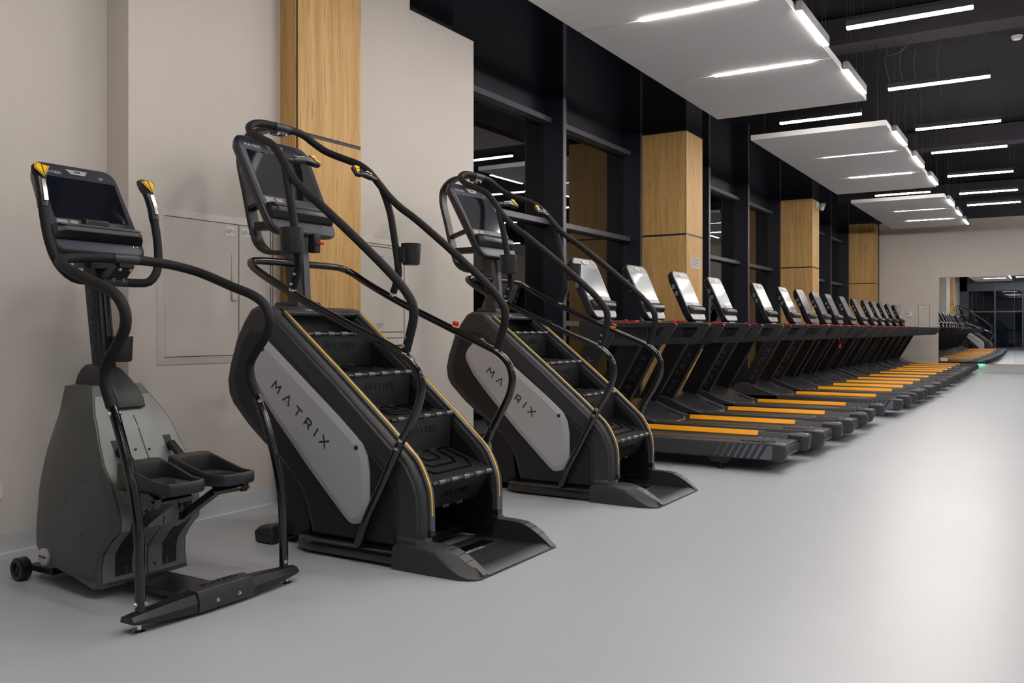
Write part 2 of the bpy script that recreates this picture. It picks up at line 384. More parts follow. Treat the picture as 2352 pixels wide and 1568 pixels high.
# far-wall fittings
for x0, x1, lab in ((-3.19, -2.81, 'narrow beige cabinet door with white tag beside the thermostat'), (-3.885, -3.56, 'beige cabinet door partly hidden by the last treadmill consoles')):
    t = thing('service_cabinet', lab, 'cabinet', ((x0+x1)/2, YF-.02, .98)); w = (x1-x0)/2
    b = NB(); box(b, -w, w, -.008, 0, 0, .86); obj('door_frame', b, 'cabinet', t, bevel=.003)
    b = NB(); box(b, -w+.045, w-.045, -.0095, -.008, .045, .815); obj('recess', b, 'dark_text', t)
    b = NB(); box(b, -w+.052, w-.052, -.018, -.009, .052, .808); d = obj('door', b, 'cabinet', t, bevel=.002)
    b = NB(); box(b, -w+.07, -w+.10, -.03, -.018, .32, .52); obj('latch', b, 'cabinet', d, bevel=.003)
    b = NB(); box(b, -w+.07, -w+.15, -.0195, -.018, .74, .78); obj('paper_label', b, 'paper', d)
t = thing('thermostat', 'small white square thermostat on the far beige wall', 'thermostat', (-3.37, YF-.02, 1.55))
b = NB(); box(b, -.07, .07, -.03, 0, -.075, .075); obj('casing', b, 'white', t, bevel=.008)
b = NB(); box(b, -.035, .035, -.032, -.03, -.01, .03); obj('display', b, 'screen', t)
t = thing('wall_socket', 'cream double wall socket set in the far mirror', 'socket', (-2.505, YF-.018, .31))
b = NB(); box(b, -.085, .085, -.012, 0, -.045, .045); obj('plate', b, 'white', t, bevel=.003)
for s in (-1, 1):
    b = NB(); lathe(b, [(.026, 0), (.026, .002), (.022, .003)], (s*.042, -.012, 0), (0, -1, 0), 16); obj('socket_insert', b, 'far_grey', t)
b = NB(); box(b, 0, .012, -.04, .04, -.042, .042)
o = obj('wall_socket', b, 'paper', bevel=.003); o.location = (-4.48, 2.40, .32); tag(o, 'cream socket plate on the left wall, cut by the photo edge', 'socket')
t = thing('notice', 'small grey printed notice on the second oak column', 'sign', (FX, 11.575, 2.03))
b = NB(); box(b, 0, .003, -.18, .18, -.075, .075); obj('plate', b, 'brass_label', t)
b = NB()
for k in range(6): box(b, .003, .0035, -.15+.01*(k % 2)+.03*(k == 5), .15-.02*(k % 3)-.03*(k == 5), .05-k*.02, .055-k*.02)
obj('lettering', b, 'label', t)
t = thing('emergency_lamp', 'white twin-head emergency lamp high on the third oak column', 'lamp', (FX, 18.80, 3.67))
b = NB(); box(b, 0, .05, -.08, .08, -.07, .07); obj('housing', b, 'white', t, bevel=.01)
for s in (-1, 1):
    b = NB(); lathe(b, [(.02, 0), (.045, .03), (.05, .09), (.045, .095)], (.07, s*.05, -.01+.04*s), (1, s*.4, -.3), 14); obj('spot_head', b, 'speaker', t)
o = obj('smoke_detector', lathe(NB(), [(.02, -.05), (.05, -.045), (.06, -.03), (.07, 0)], (0, 0, 0), (0, 0, 1), 20), 'white'); o.location = (-.385, 13.1, ZC); tag(o, 'round white smoke detector under the black ceiling', 'smoke detector')
for i, (x, y) in enumerate([(-1.75, 11.7), (-1.6, 11.8), (-1.45, 11.9), (-1.2, 12.0), (-.25, 12.4)]):
    tag(obj('ceiling_cable', tube(NB(), [(x, y, ZC+.02), (x+.02, y+.05, ZC-.25), (x-.02, y+.1, ZC-.45), (x+.03, y+.12, ZC-.7-.05*i)], .007, seg=6, step=.1), 'wire'), 'loose black cable hanging from the black ceiling behind the big beam', 'cable', 'loose ceiling cables')
tag(obj('ceiling_cable', tube(NB(), [(-1.85, 11.5, ZC-.3), (-1.7, 11.3, ZC-.52), (-1.5, 11.25, ZC-.50), (-1.4, 11.3, ZC-.33)], .007, seg=6, step=.05), 'wire'), 'drooping loop of cable under the big ceiling beam', 'cable')
o = obj('floor_light', box(NB(), -.12, .12, -.012, .012, 0, .022), 'green_led'); o.location = (-1.66, YF-.024, .185)
tag(o, 'small green glowing strip below the mirror behind the last treadmill', 'light')

# ------------------------------------------------------------------ ceiling panels and linear lamps
ZP = 3.78
def panel(y0, y1, lab, grp):
    t = thing('ceiling_panel', lab, 'ceiling panel', (-2.725, (y0+y1)/2, ZP), 0, grp); h = (y1-y0)/2-.011
    lo, hi = y0 not in (-2.1, 5.12, 12.34, 19.6), y1 not in (3.2, 10.92, 18.2, 25.2); n = h-.026; P = [(-.885, -h)]
    if lo: P += [(-.30, -h), (-.30, -n), (.71, -n), (.71, -h)]
    P += [(.885, -h), (.885, h)]
    if hi: P += [(.71, h), (.71, n), (-.30, n), (-.30, h)]
    P += [(-.885, h)]
    b = prism(NB(), [(x, y, 0) for x, y in P], (0, 0, .07)); obj('board', b, 'panel_white', t)
    for x, y in ((-.75, -h+.2), (.75, -h+.2), (-.75, h-.2), (.75, h-.2)):
        obj('suspension_wire', box(NB(), x-.002, x+.002, y-.002, y+.002, .07, ZC-ZP), 'wire', t)
panel(-2.1, -.6, 'white ceiling panel behind the camera, farthest back', 'ceiling panels out of frame')
panel(-.6, 1.35, 'white ceiling panel above the camera', 'ceiling panels out of frame'); panel(1.35, 3.2, 'white ceiling panel above the small stepper', 'ceiling panels out of frame')
panel(5.12, 7.07, 'large white suspended ceiling panel cut by the top edge of the photo', 'suspended ceiling panels')
panel(7.07, 9.02, 'large white suspended ceiling panel between the two nearest lamp seams', 'suspended ceiling panels')
panel(9.02, 10.92, 'white suspended ceiling panel at the far end of the nearest raft', 'suspended ceiling panels')
panel(12.34, 14.2, 'first white suspended panel of the middle ceiling raft', 'suspended ceiling panels')
panel(14.2, 16.3, 'second white suspended panel of the middle ceiling raft, between its seams', 'suspended ceiling panels')
panel(16.3, 18.2, 'last white suspended panel of the middle ceiling raft', 'suspended ceiling panels')
panel(19.6, 21.5, 'first white suspended panel of the farthest ceiling raft', 'suspended ceiling panels')
panel(21.5, 23.5, 'second white suspended panel of the farthest ceiling raft', 'suspended ceiling panels')
panel(23.5, 25.2, 'last white suspended panel of the farthest ceiling raft, near the far wall', 'suspended ceiling panels')
def lamp(length, dark):
    t = thing('linear_lamp', '', 'ceiling lamp')
    L = length/2
    b = NB(); box(b, -L, L, -.024 if dark else -.026, .024 if dark else .026, .002, .055 if dark else .085); obj('housing', b, 'lamp_housing_dark' if dark else 'lamp_housing', t, bevel=.002, seg=1)
    b = NB(); box(b, -L+.004, L-.004, -.022, .022, -.020 if dark else -.006, .0025); obj('diffuser', b, 'led', t, bevel=.003, seg=1, label='glowing white diffuser')
    for s in (-1, 1): obj('suspension_wire', box(NB(), s*(L-.06)-.0015, s*(L-.06)+.0015, -.0015, .0015, .085, ZC-ZP), 'wire', t)
    return t
cross = lamp(1.0, True); edge = lamp(1.07, False); usedc = [0, 0]
def put(proto, i, x, y, lab, grp, rz=0, z=ZP+.01):
    if not usedc[i]:
        usedc[i] = 1; proto.location = (x, y, z); proto.rotation_euler = (0, 0, rz); proto['label'] = lab; proto['group'] = grp; return
    dup(proto, (x, y, z), lab, grp, rz)
GS = 'linear lamps in the panel seams'; GR = 'linear lamps hanging over the aisle'; GE = 'linear lamps along the panel edge'; GO = 'linear lamps outside the photo'
for y, lab in ((7.07, 'glowing linear lamp set in the nearest panel seam, cut by the top of the photo'), (9.02, 'glowing linear lamp in the second seam of the nearest raft'),
               (14.19, 'partly hidden linear lamp in the first seam of the middle raft'), (16.31, 'glowing linear lamp in the second seam of the middle raft'),
               (21.52, 'partly hidden linear lamp in the first seam of the farthest raft'), (23.5, 'glowing linear lamp in the second seam of the farthest raft')):
    put(cross, 0, -2.52, y, lab, GS, z=ZP+(.030 if y in (14.19, 21.52) else .012))
for y, lab in ((11.55, 'glowing linear lamp hanging between the nearest and middle rafts'), (18.77, 'glowing linear lamp hanging between the middle and farthest rafts')):
    put(cross, 0, -2.50, y, lab, 'linear lamps between the rafts')
for k, (y, lab) in enumerate(((8.21, 'nearest linear lamp hanging over the aisle, top right of the photo'), (10.545, 'second linear lamp over the aisle, under the cables'), (12.855, 'third linear lamp from the top right over the aisle'),
               (14.676, 'fourth linear lamp from the top right over the aisle'), (17.063, 'fifth linear lamp from the top right over the aisle'), (19.362, 'second farthest linear lamp over the aisle'), (21.228, 'farthest linear lamp over the aisle near the end wall'))):
    put(cross, 0, -1.05, y, lab, GR)
for y, lab in ((8.07, 'big glowing lamp along the edge of the nearest raft, top of photo'), (10.03, 'second glowing lamp along the edge of the nearest raft'),
               (13.32, 'first glowing lamp along the edge of the middle raft'), (15.32, 'second glowing lamp along the edge of the middle raft'), (17.37, 'third glowing lamp along the edge of the middle raft'),
               (20.58, 'first glowing lamp along the edge of the farthest raft'), (22.52, 'second glowing lamp along the edge of the farthest raft'), (24.43, 'last glowing lamp along the edge of the farthest raft')):
    put(edge, 1, -1.80, y, lab, GE, PI/2, ZP+.0)
for x, y in ((-2.52, 1.35), (-2.52, 4.75), (-1.05, 1.9), (-1.05, 4.0), (-1.05, 6.1)): put(cross, 0, x, y, 'linear lamp outside the photo above or behind the camera', GO)
for y in (1.0, 2.8, 6.1): put(edge, 1, -1.80, y, 'linear lamp outside the photo along the panel edge', GO, PI/2)
for y in (.3, 2.6, 4.9, 7.2, 9.5, 11.8, 14.1, 16.4, 18.7, 21.0, 23.3):  # lamp rows added out of view to brighten the left walls
    for x in ((1.2, 3.6) if y < 8 else (1.6, 4.4)): put(cross, 0, x, y, 'added unseen linear lamp brightening the walls from the right side of the room', GO)
#SPLIT
# ------------------------------------------------------------------ console shared by all machines
def xf(bm, o, u, v):
    o, u, v = V(o), V(u).normalized(), V(v).normalized(); n = u.cross(v)
    bmesh.ops.transform(bm, verts=bm.verts[:], matrix=Matrix(((u.x, v.x, n.x, o.x), (u.y, v.y, n.y, o.y), (u.z, v.z, n.z, o.z), (0, 0, 0, 1))))
    return bm
def console(parent, bot, top, w0, w1, face='console_navy', scr='screen', deep=.075):
    """bot, top: (x, z) of the lower and upper middle of the face"""
    O = V((bot[0], 0, bot[1])); up = V((top[0]-bot[0], 0, top[1]-bot[1])); H = up.length; v = up.normalized(); u = V((0, 1, 0))
    R = rrect(w0, w1, H, .055*H/.5, 5)
    R = [(x, y+(.022*(1-(2*x/w1)**2) if y > H*.8 else 0)) for x, y in R]
    sh = lambda k, dz, cx=0: [((x)*k, H/2+(y-H/2)*k, dz) for x, y in R]
    b = NB(); loft(b, [sh(.80, -deep), sh(.955, -deep*.72), sh(1.0, -deep*.3), sh(1.0, -.006), sh(.975, .0)]); xf(b, O, u, v)
    c = obj('console', b, 'console_dark', parent, ang=30)
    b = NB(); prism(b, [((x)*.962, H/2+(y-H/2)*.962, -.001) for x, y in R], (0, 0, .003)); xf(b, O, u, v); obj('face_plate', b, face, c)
    sy0, sy1, sw = H*.37, H*.855, (w0+(w1-w0)*.6)*.43
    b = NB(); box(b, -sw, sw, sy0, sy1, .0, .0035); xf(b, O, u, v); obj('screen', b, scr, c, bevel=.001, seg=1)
    b = NB(); k = H*.035
    prism(b, [(-k*3.2, H*.955, .001), (-k*2.1, H*.905, .001), (k*2.1, H*.905, .001), (k*3.2, H*.955, .001)], (0, 0, .006))
    for q in range(3): box(b, -k*2.6, k*2.6, H*(.915+q*.012), H*(.919+q*.012), .007, .0085)
    xf(b, O, u, v); obj('speaker_grille', b, 'speaker', c)
    b = NB(); box(b, -k*.8, k*.8, H*.925, H*.94, .0075, .0095); xf(b, O, u, v); obj('camera_slot', b, 'dark_text', c)
    b = NB(); letters(b, (-w1*.40, H*.895, .0022), (1, 0, 0), (0, 1, 0), (0, 0, 1), w1*.2, H*.024, .001, .2); xf(b, O, u, v); obj('lettering', b, 'light_text', c, smooth=False)
    b = NB()
    for q in (1, 2):
        for s in (-1, 1): tube(b, [(w1*.29+s*q*.004*H/.45+s*.004*math.cos(a)*0, H*.905+q*.007*math.sin(a), .003) for a in (-.9, 0, .9)], .0008, seg=5, curve=False)
    box(b, w1*.29-.003, w1*.29+.003, H*.902, H*.908, .002, .003); xf(b, O, u, v); obj('symbol', b, 'light_text', c, smooth=False)
    b = NB(); box(b, -sw, -sw*.35, H*.285, H*.355, .0022, .0030); xf(b, O, u, v); lb = obj('notice_label', b, 'label', c)
    b = NB()
    for q in range(5):
        for a0, a1 in ((-.97, -.70), (-.62, -.42)): box(b, sw*a0, sw*(a1-.03*(q % 2)), H*(.344-q*.012), H*(.349-q*.012), .0031, .0034)
    xf(b, O, u, v); obj('notice_print', b, 'light_text', c, smooth=False)
    # accessory tray: angled ledge standing out of the face
    tw = w0*.47; z0, z1 = H*.13, H*.30; sec = []
    for x in (-tw, -tw*.86, tw*.86, tw):
        e = abs(x) > tw*.9; d = .030 if e else .052
        sec.append([(x, z1*(.93 if e else 1), .002), (x, z1*.93, d*.55), (x, z1*.74, d), (x, z0+.02*H/.5, d*.92), (x, z0, .012), (x, z0, .002)])
    b = NB(); loft(b, sec); xf(b, O, u, v); tr = obj('tray', b, 'satin_black', c, bevel=.002, seg=1)
    b = NB(); prism(b, [(-tw*.93, z1*.72, .0535), (tw*.93, z1*.72, .0535), (tw*.93, z1*.90, .033), (-tw*.93, z1*.90, .033)], (0, 0, .002)); xf(b, O, u, v); obj('tray_lip', b, 'alu_dark', tr)
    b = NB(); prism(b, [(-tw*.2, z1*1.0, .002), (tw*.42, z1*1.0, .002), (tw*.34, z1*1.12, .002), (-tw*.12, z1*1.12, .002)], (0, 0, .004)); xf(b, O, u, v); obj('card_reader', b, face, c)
    b = NB()
    for q in range(3): box(b, tw*(.66+.1*q), tw*(.69+.1*q), z0*.80, z0*.86, .0, .004)
    xf(b, O, u, v); obj('port', b, 'chrome', c)
    return c
# ------------------------------------------------------------------ stair climber
def make_climber():
    t = thing('stair_climber', 'black stair climber with silver side panel, nearest the small stepper', 'stair climber', (-2.9, 3.648, 0), 0, 'stair climbers')
    strip = [(-.558, 1.205), (-.342, 1.037), (-.127, .869), (.163, .634), (.212, .591), (.267, .544), (.325, .490), (.368, .42), (.396, .347), (.404, .26), (.404, .165)]
    rear = [(-.30, .085), (-.318, .15), (-.345, .24), (-.385, .315), (-.45, .385), (-.56, .478), (-.642, .52), (-.764, .61), (-.885, .722), (-.915, .773), (-.926, .848), (-.906, .935), (-.85, 1.085), (-.80, 1.163), (-.744, 1.232), (-.70, 1.248), (-.60, 1.240)]
    bottom = [(.404, .12), (.25, .085)]
    prof = rear+strip+bottom
    for s in (-1, 1):
        b = NB(); side(b, prof, s*.275, s*.358); obj('side_fairing', b, 'body_dark', t, bevel=.022, seg=3)
        # sunken darker flank and raised front fender band
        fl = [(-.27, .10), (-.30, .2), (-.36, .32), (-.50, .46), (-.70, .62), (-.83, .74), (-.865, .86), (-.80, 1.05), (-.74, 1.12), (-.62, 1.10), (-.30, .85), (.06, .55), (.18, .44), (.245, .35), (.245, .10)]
        b = NB(); side(b, fl, s*.356, s*.362); obj('flank_panel', b, 'body_black', t, bevel=.003, seg=1)
        fp = [(-.565, 1.185), (-.127, .845), (.155, .612), (.255, .53), (.31, .475), (.35, .41), (.375, .34), (.384, .25), (.384, .115), (.262, .10), (.266, .33), (.245, .41), (.19, .455), (.04, .575), (-.30, .86), (-.66, 1.15)]
        b = NB(); side(b, fp, s*.350, s*.368); obj('fender', b, 'body_dark', t, bevel=.008, seg=2)
        pn = [(-.60, 1.062), (-.645, 1.055), (-.72, .985), (-.742, .94), (-.736, .905), (-.677, .806), (-.545, .661), (-.307, .423), (-.065, .200), (-.035, .178), (-.005, .172), (.035, .182), (.068, .205), (.088, .24), (.094, .28), (.092, .43), (.078, .51), (.045, .57), (.008, .603), (-.094, .684)]
        b = NB(); cx = sum(p[0] for p in pn)/len(pn); cz = sum(p[1] for p in pn)/len(pn)
        def ins(k, d): # inset outline
            out = []; m = len(pn)
            for i in range(m):
                a, c, e = V(pn[i-1]), V(pn[i]), V(pn[(i+1) % m]); tt = (e-a).normalized(); nn = V((tt.y, -tt.x))
                if nn.dot(V((cx, cz))-c) < 0 and True: nn = -nn
                out.append((c.x+nn.x*k, d, c.y+nn.y*k))
            return out
        loft(b, [ins(0, s*.360), ins(0, s*.369), ins(.003, s*.371), ins(.034, s*.3815)]); p = obj('silver_side_panel', b, 'silver_panel', t, ang=12, label='silver grey side panel')
        b = NB(); rd = NB()
        if s < 0: letters(b, (-.555, -.3812, .823), (.368, 0, -.29), (.29, 0, .368), (0, -1, 0), .470, .045, .0012, .20, rd)
        else: letters(b, (-.187, .3812, .533), (-.368, 0, .29), (.29, 0, .368), (0, 1, 0), .470, .045, .0012, .20, rd)
        obj('lettering', b, 'dark_text', p, smooth=False); obj('red_dot', rd, 'red', p)
        for q in ((-.625, 1.018), (.0175, .547)):
            b = NB(); lathe(b, [(.013, 0), (.013, .0022), (.011, .0024)], (q[0], s*.3795, q[1]), (0, s, 0), 14); obj('screw_recess', b, 'dark_text', p)
        # rail trim around the step opening
        P3 = [(x, s*.292, z) for x, z in strip]
        b = NB(); strap(b, [(x+.004, y, z+.006) for x, y, z in P3], .018, .008, .02); obj('edge_trim', b, 'alu_dark', t, bevel=.003, seg=1)
        b = NB(); strap(b, [(x+.0105, s*.296, z+.0135) for x, y, z in P3], .0045, .0015, .02); obj('yellow_piping', b, 'yellow', t, label='thin yellow piping')
        b = NB(); side(b, [(-.60, 1.18), (-.127, .80), (.15, .58), (.26, .48), (.34, .38), (.385, .25), (.385, .07), (-.10, .07), (-.10, .45), (-.62, .95)], s*.268, s*.276); obj('inner_wall', b, 'satin_black', t)
    # centre housing behind the step chain
    hp = [(-.30, .085), (-.345, .24), (-.385, .315), (-.45, .385), (-.642, .52), (-.764, .61), (-.885, .722), (-.915, .773), (-.926, .848), (-.906, .935), (-.85, 1.085), (-.80, 1.163), (-.744, 1.232), (-.70, 1.248), (-.66, 1.245), (-.66, 1.12), (-.60, .95), (-.10, .45), (-.10, .085)]
    b = NB(); side(b, hp, -.277, .277); obj('rear_housing', b, 'body_dark', t)
    b = NB(); loft(b, [[(-.70, y, 1.244), (-.585, y*1.02, 1.236), (-.556, y*1.02, 1.213), (-.560, y*1.02, 1.192), (-.66, y, 1.19)] for y in (-.285, 0, .285)]); c = obj('top_shroud', b, 'black_plastic', t, bevel=.006)
    text('lettering', 'CLIMBMILL', (-.571, -.06, 1.2262), (0, 1, 0), (-.8, 0, .62), .017, 'light_text', c, .0006, 1.15)
    # steps
    N = [(.392, .392), (.143, .682), (-.138, .893), (-.42, 1.104)]; Rr = [(.116, .485), (-.165, .700), (-.448, .915)]
    for i, (nx, nz) in enumerate(N):
        if i < 3:
            rx, rz = Rr[i]; b = NB(); side(b, [(nx, nz), (nx, nz-.018), (rx, rz-.018), (rx, rz)], -.262, .262); st = obj('step', b, 'tread', t, bevel=.003, seg=1)
            b = NB(); d = V((nx-rx, 0, nz-rz)); L = d.length; d.normalize(); nn = V((-d.z, 0, d.x))
            for k in range(34):
                q = V((rx, 0, rz))+d*(L*(k+.8)/35.5); w = .245
                obox(b, q+nn*.001, d, (0, 1, 0), nn, .0018, w, .0018)
            obj('rib', b, 'black_plastic', st, smooth=False)['kind'] = 'stuff'
            b = NB()
            for w, f in ((.20, .78), (.13, .55), (.06, .34)):
                pts = [V((rx, -w, rz))+d*(L*.06), V((rx, -w, rz))+d*(L*f*.7), V((rx, -w*.75, rz))+d*(L*f), V((rx, w*.75, rz))+d*(L*f), V((rx, w, rz))+d*(L*f*.7), V((rx, w, rz))+d*(L*.06)]
                strap(b, [p+nn*.0028 for p in pts], .006, .006, .02, curve=False, wdir=nn)
            obj('groove', b, 'gloss_black', st, smooth=False)
        # riser hanging from the nose
        bx, bz = (.29, .235) if i == 0 else (Rr[i-1][0]+.006, Rr[i-1][1]+.006)
        b = NB(); side(b, [(nx-.006, nz-.010), (nx-.016, nz-.012), (bx-.010, bz), (bx, bz)], -.255, .255); rs = obj('riser', b, 'black_plastic', t, bevel=.002, seg=1)
        e = V((nx-.006-bx, 0, nz-.01-bz)).normalized(); fn = V((0, 1, 0)).cross(e); c0 = V((bx, 0, bz))+e*(.10 if i else .075)
        b = NB(); letters(b, c0+V((0, -.115, 0))+fn*.0005, (0, 1, 0), e, fn, .23, .032, .002, .2); obj('lettering', b, 'emboss', rs, smooth=False)
        for y in (-.19, -.085, .02, .125, .22): obj('hinge', lathe(NB(), [(.001, -.024), (.0125, -.024), (.0125, .024), (.001, .024)], (nx-.004, y, nz-.007), (0, 1, 0), 12), 'hinge', rs)
        b = NB(); lathe(b, [(.001, -.262), (.009, -.262), (.009, .262), (.001, .262)], (nx-.005, 0, nz-.008), (0, 1, 0), 10); obj('hinge_rod', b, 'satin_black', rs)
        for y in (-.15, -.02, .10): obj('hinge_tab', box(NB(), bx-.004, bx+.006, y-.028, y+.028, bz-.008, bz+.008), 'body_dark', rs)
    # base tube, stabiliser, rear support
    b = NB(); tube(b, [(.30, -.365, .047), (-.15, -.365, .047), (-.30, -.362, .047), (-.365, -.335, .047), (-.39, -.27, .047), (-.395, 0, .047), (-.39, .27, .047), (-.365, .335, .047), (-.30, .362, .047), (-.15, .365, .047), (.30, .365, .047)], .042, seg=16)
    obj('base_frame', b, 'gloss_black', t)
    b = NB(); box(b, -.30, .20, -.33, .33, .03, .075); obj('base_tray', b, 'satin_black', t, bevel=.005)
    b = NB(); box(b, -.665, -.575, -.34, .34, .012, .085); obj('stabiliser', b, 'satin_black', t, bevel=.012)
    b = NB(); side(b, [(-.36, .05), (-.59, .05), (-.545, .11), (-.575, .38), (-.64, .50), (-.50, .44), (-.39, .30)], -.30, .30); obj('rear_support', b, 'satin_black', t)
    for s in (-1, 1):
        b = NB(); loft(b, [[(-.68, s*y, .0+k), (-.56, s*y, .0+k), (-.55, s*y, .05), (-.565, s*y, .098-k), (-.66, s*y, .09-k), (-.69, s*y, .06)] for y, k in ((.30, 0), (.36, 0), (.378, .01))]); c = obj('stabiliser_foot', b, 'black_plastic', t, bevel=.005)
        for x in (-.635, -.595): obj('screw_recess', lathe(NB(), [(.009, 0), (.009, .002)], (x, s*.378, .048), (0, s, 0), 12), 'emboss', c)
    # foot plate with boots
    b = NB(); box(b, .28, .695, -.295, .295, .0, .022)
    loft(b, [[(.66, y, 0), (.725 if abs(y) < .3 else .715, y, 0), (.727 if abs(y) < .3 else .715, y, .012), (.70, y, .028), (.66, y, .030)] for y in (-.33, -.29, 0, .29, .33)])
    pl = obj('foot_plate', b, 'body_dark', t)
    b = NB()
    for k in range(8): box(b, .465+k*.026, .475+k*.026, -.285, .285, .022, .0255)
    obj('plate_rib', b, 'body_black', pl, smooth=False)
    b = NB(); box(b, .36, .43, -.22, .22, .022, .025); obj('sensor_bar', b, 'gloss_black', pl, bevel=.002)
    text('lettering', 'CONTROL ZONE', (.452, -.03, .0264), (0, 1, 0), (-1, 0, 0), .022, 'light_text', pl, .0004)
    for s in (-1, 1):
        b = NB(); secs = []
        for x, zo, zi, yo, ym in ((.262, .105, .120, .412, .385), (.31, .112, .122, .412, .385), (.42, .112, .124, .412, .385), (.50, .103, .122, .412, .383), (.55, .082, .118, .412, .38), (.60, .054, .100, .411, .378), (.645, .026, .076, .408, .37), (.685, .014, .050, .395, .36), (.71, .010, .032, .375, .35), (.725, .006, .018, .35, .335)):
            secs.append([(x, s*.292, 0), (x, s*yo, 0), (x, s*(yo-.004), zo*.82), (x, s*(yo-.012), zo), (x, s*(yo-.05 if zi-zo > .01 else ym), zi-.002), (x, s*.335, zi), (x, s*.292, zi)])
        loft(b, secs); bt = obj('boot', b, 'body_dark', t, ang=28)
        for k in range(5):
            xk = .47+k*.045; b2 = [(.47, .123), (.515, .121), (.56, .1165), (.605, .098), (.65, .073)][k]
            obj('boot_line', box(NB(), xk-.0012, xk+.0012, s*.297 if s > 0 else -.352, .352 if s > 0 else -.297, b2[1]-.006, b2[1]+.0008), 'body_black', bt, smooth=False)
        b = NB(); loft(b, [[(.268, s*.285, z), (.268, s*(.378-k), z), (.375-k, s*(.378-k), z), (.412-k, s*(.345-k), z), (.412-k, s*.285, z)] for z, k in ((.118, 0), (.140, .004), (.150, .012))]); obj('boot_collar', b, 'body_dark', bt, bevel=.003, seg=1)
        b = NB(); box(b, .385, .418, s*.272 if s > 0 else -.312, .312 if s > 0 else -.272, .148, .178); obj('trim_clip', b, 'satin_black', bt, bevel=.003)
    # neck
    b = NB(); loft(b, [[(-.84+k, -.095+k*.5, z), (-.66-k*.4, -.095+k*.5, z), (-.66-k*.4, .095-k*.5, z), (-.84+k, .095-k*.5, z)] for z, k in ((1.235, 0), (1.268, .004), (1.276, .015))]); obj('neck_collar', b, 'black_plastic', t, bevel=.006)
    b = NB(); loft(b, [[(x-.10, -.05, z), (x-.02, -.052, z), (x, -.03, z), (x, .03, z), (x-.02, .052, z), (x-.10, .05, z)] for x, z in ((-.675, 1.26), (-.69, 1.40), (-.705, 1.56), (-.715, 1.66))]); obj('neck', b, 'body_dark', t)
    b = NB(); strap(b, [(-.700, 0, 1.27), (-.70, 0, 1.27), (-.710, 0, 1.45), (-.726, 0, 1.64)], .022, .002, curve=False); obj('neck_inlay', b, 'alu_dark', t)
    for c in t.children:
        if c.name.startswith('neck_inlay'): c.location.x = .028
    b = NB(); box(b, -.70, -.645, .025, .075, 1.555, 1.66); sw = obj('switch_box', b, 'satin_black', t, bevel=.008)
    b = NB(); obox(b, (-.628, .05, 1.607), (1, 0, -.1), (0, 1, 0), (.1, 0, 1), .022, .013, .007); obj('red_lever', b, 'orange' if 0 else 'red', sw, bevel=.003, label='red stop lever')
    # curved rear arm carrying console and top of hand rail
    b = NB(); strap(b, [(-.74, 0, 1.555), (-.88, 0, 1.560), (-.985, 0, 1.572), (-1.055, 0, 1.615), (-1.095, 0, 1.70), (-1.155, 0, 1.92), (-1.205, 0, 2.12), (-1.195, 0, 2.20), (-1.13, 0, 2.262), (-1.03, 0, 2.283), (-.93, 0, 2.275), (-.88, 0, 2.262)], .038, .013); obj('rear_arm', b, 'satin_black', t, bevel=.006)
    b = NB(); box(b, -1.06, -.78, -.045, .045, 1.70, 1.745); box(b, -.80, -.74, -.05, .05, 1.60, 1.70)
    strap(b, [(-1.13, 0, 1.83), (-.90, 0, 1.90)], .03, .012, curve=False); obj('console_bracket', b, 'satin_black', t, bevel=.005)
    console(t, (-.675, 1.655), (-.962, 2.205), .50, .565)
    # hand rails (foam) and lower rails (gloss)
    UP = [(-.878, 0, 2.280), (-.879, .05, 2.280), (-.884, .12, 2.280), (-.885, .19, 2.268), (-.872, .245, 2.238), (-.81, .285, 2.187), (-.70, .315, 2.138), (-.60, .345, 2.096), (-.54, .360, 2.053), (-.47, .374, 1.975), (-.41, .384, 1.905), (-.33, .392, 1.832), (-.23, .398, 1.763), (-.056, .4, 1.632), (.086, .4, 1.520), (.264, .4, 1.372), (.335, .4, 1.302), (.378, .4, 1.24), (.385, .4, 1.18), (.365, .4, 1.10), (.34, .4, 1.022)]
    for s in (-1, 1):
        b = NB(); tube(b, [(x, s*y, z) for x, y, z in UP[1:]], .0215, seg=16); obj('upper_handrail', b, 'foam', t)
        PO = [(-.50, .368, 2.012), (-.455, .382, 1.95), (-.424, .395, 1.861), (-.404, .4, 1.79), (-.376, .4, 1.654), (-.350, .4, 1.50), (-.345, .4, 1.44), (-.362, .4, 1.39), (-.385, .4, 1.335)]
        b = NB(); tube(b, [(x, s*y, z) for x, y, z in PO[1:]], .021, seg=14); pr = obj('handrail_post', b, 'foam', t)
        bolts(pr, [((q[0], s*.421, q[1]), (0, s, 0), .006) for q in ((-.352, 1.40), (-.375, 1.35))])
        LO = [(-.731, .0, 1.492), (-.735, .22, 1.492), (-.735, .31, 1.490), (-.722, .370, 1.478), (-.68, .395, 1.452), (-.60, .4, 1.406), (-.458, .4, 1.336), (-.305, .4, 1.266), (-.156, .4, 1.203), (.094, .4, 1.100), (.261, .4, 1.033), (.350, .4, .990), (.408, .4, .935), (.430, .4, .868), (.418, .4, .787), (.372, .4, .695), (.307, .4, .592), (.202, .4, .392), (.094, .4, .195), (.038, .39, .085)]
        b = NB(); tube(b, [(x, s*y, z) for x, y, z in LO], .0205, seg=16); lr = obj('lower_handrail', b, 'gloss_black', t)
        b = NB(); tube(b, [(.30, s*.4, .58), (.202, s*.4, .392), (.094, s*.4, .195), (.045, s*.39, .092)], .0235, seg=14); obj('rail_sleeve', b, 'gloss_black', lr)
        bolts(lr, [((.318, s*.4205, .605), (0, s, 0), .009), ((.295, s*.4205, .565), (0, s, 0), .009), ((.352, s*.421, 1.085), (0, s, 0), .006), ((.343, s*.421, 1.045), (0, s, 0), .006)])
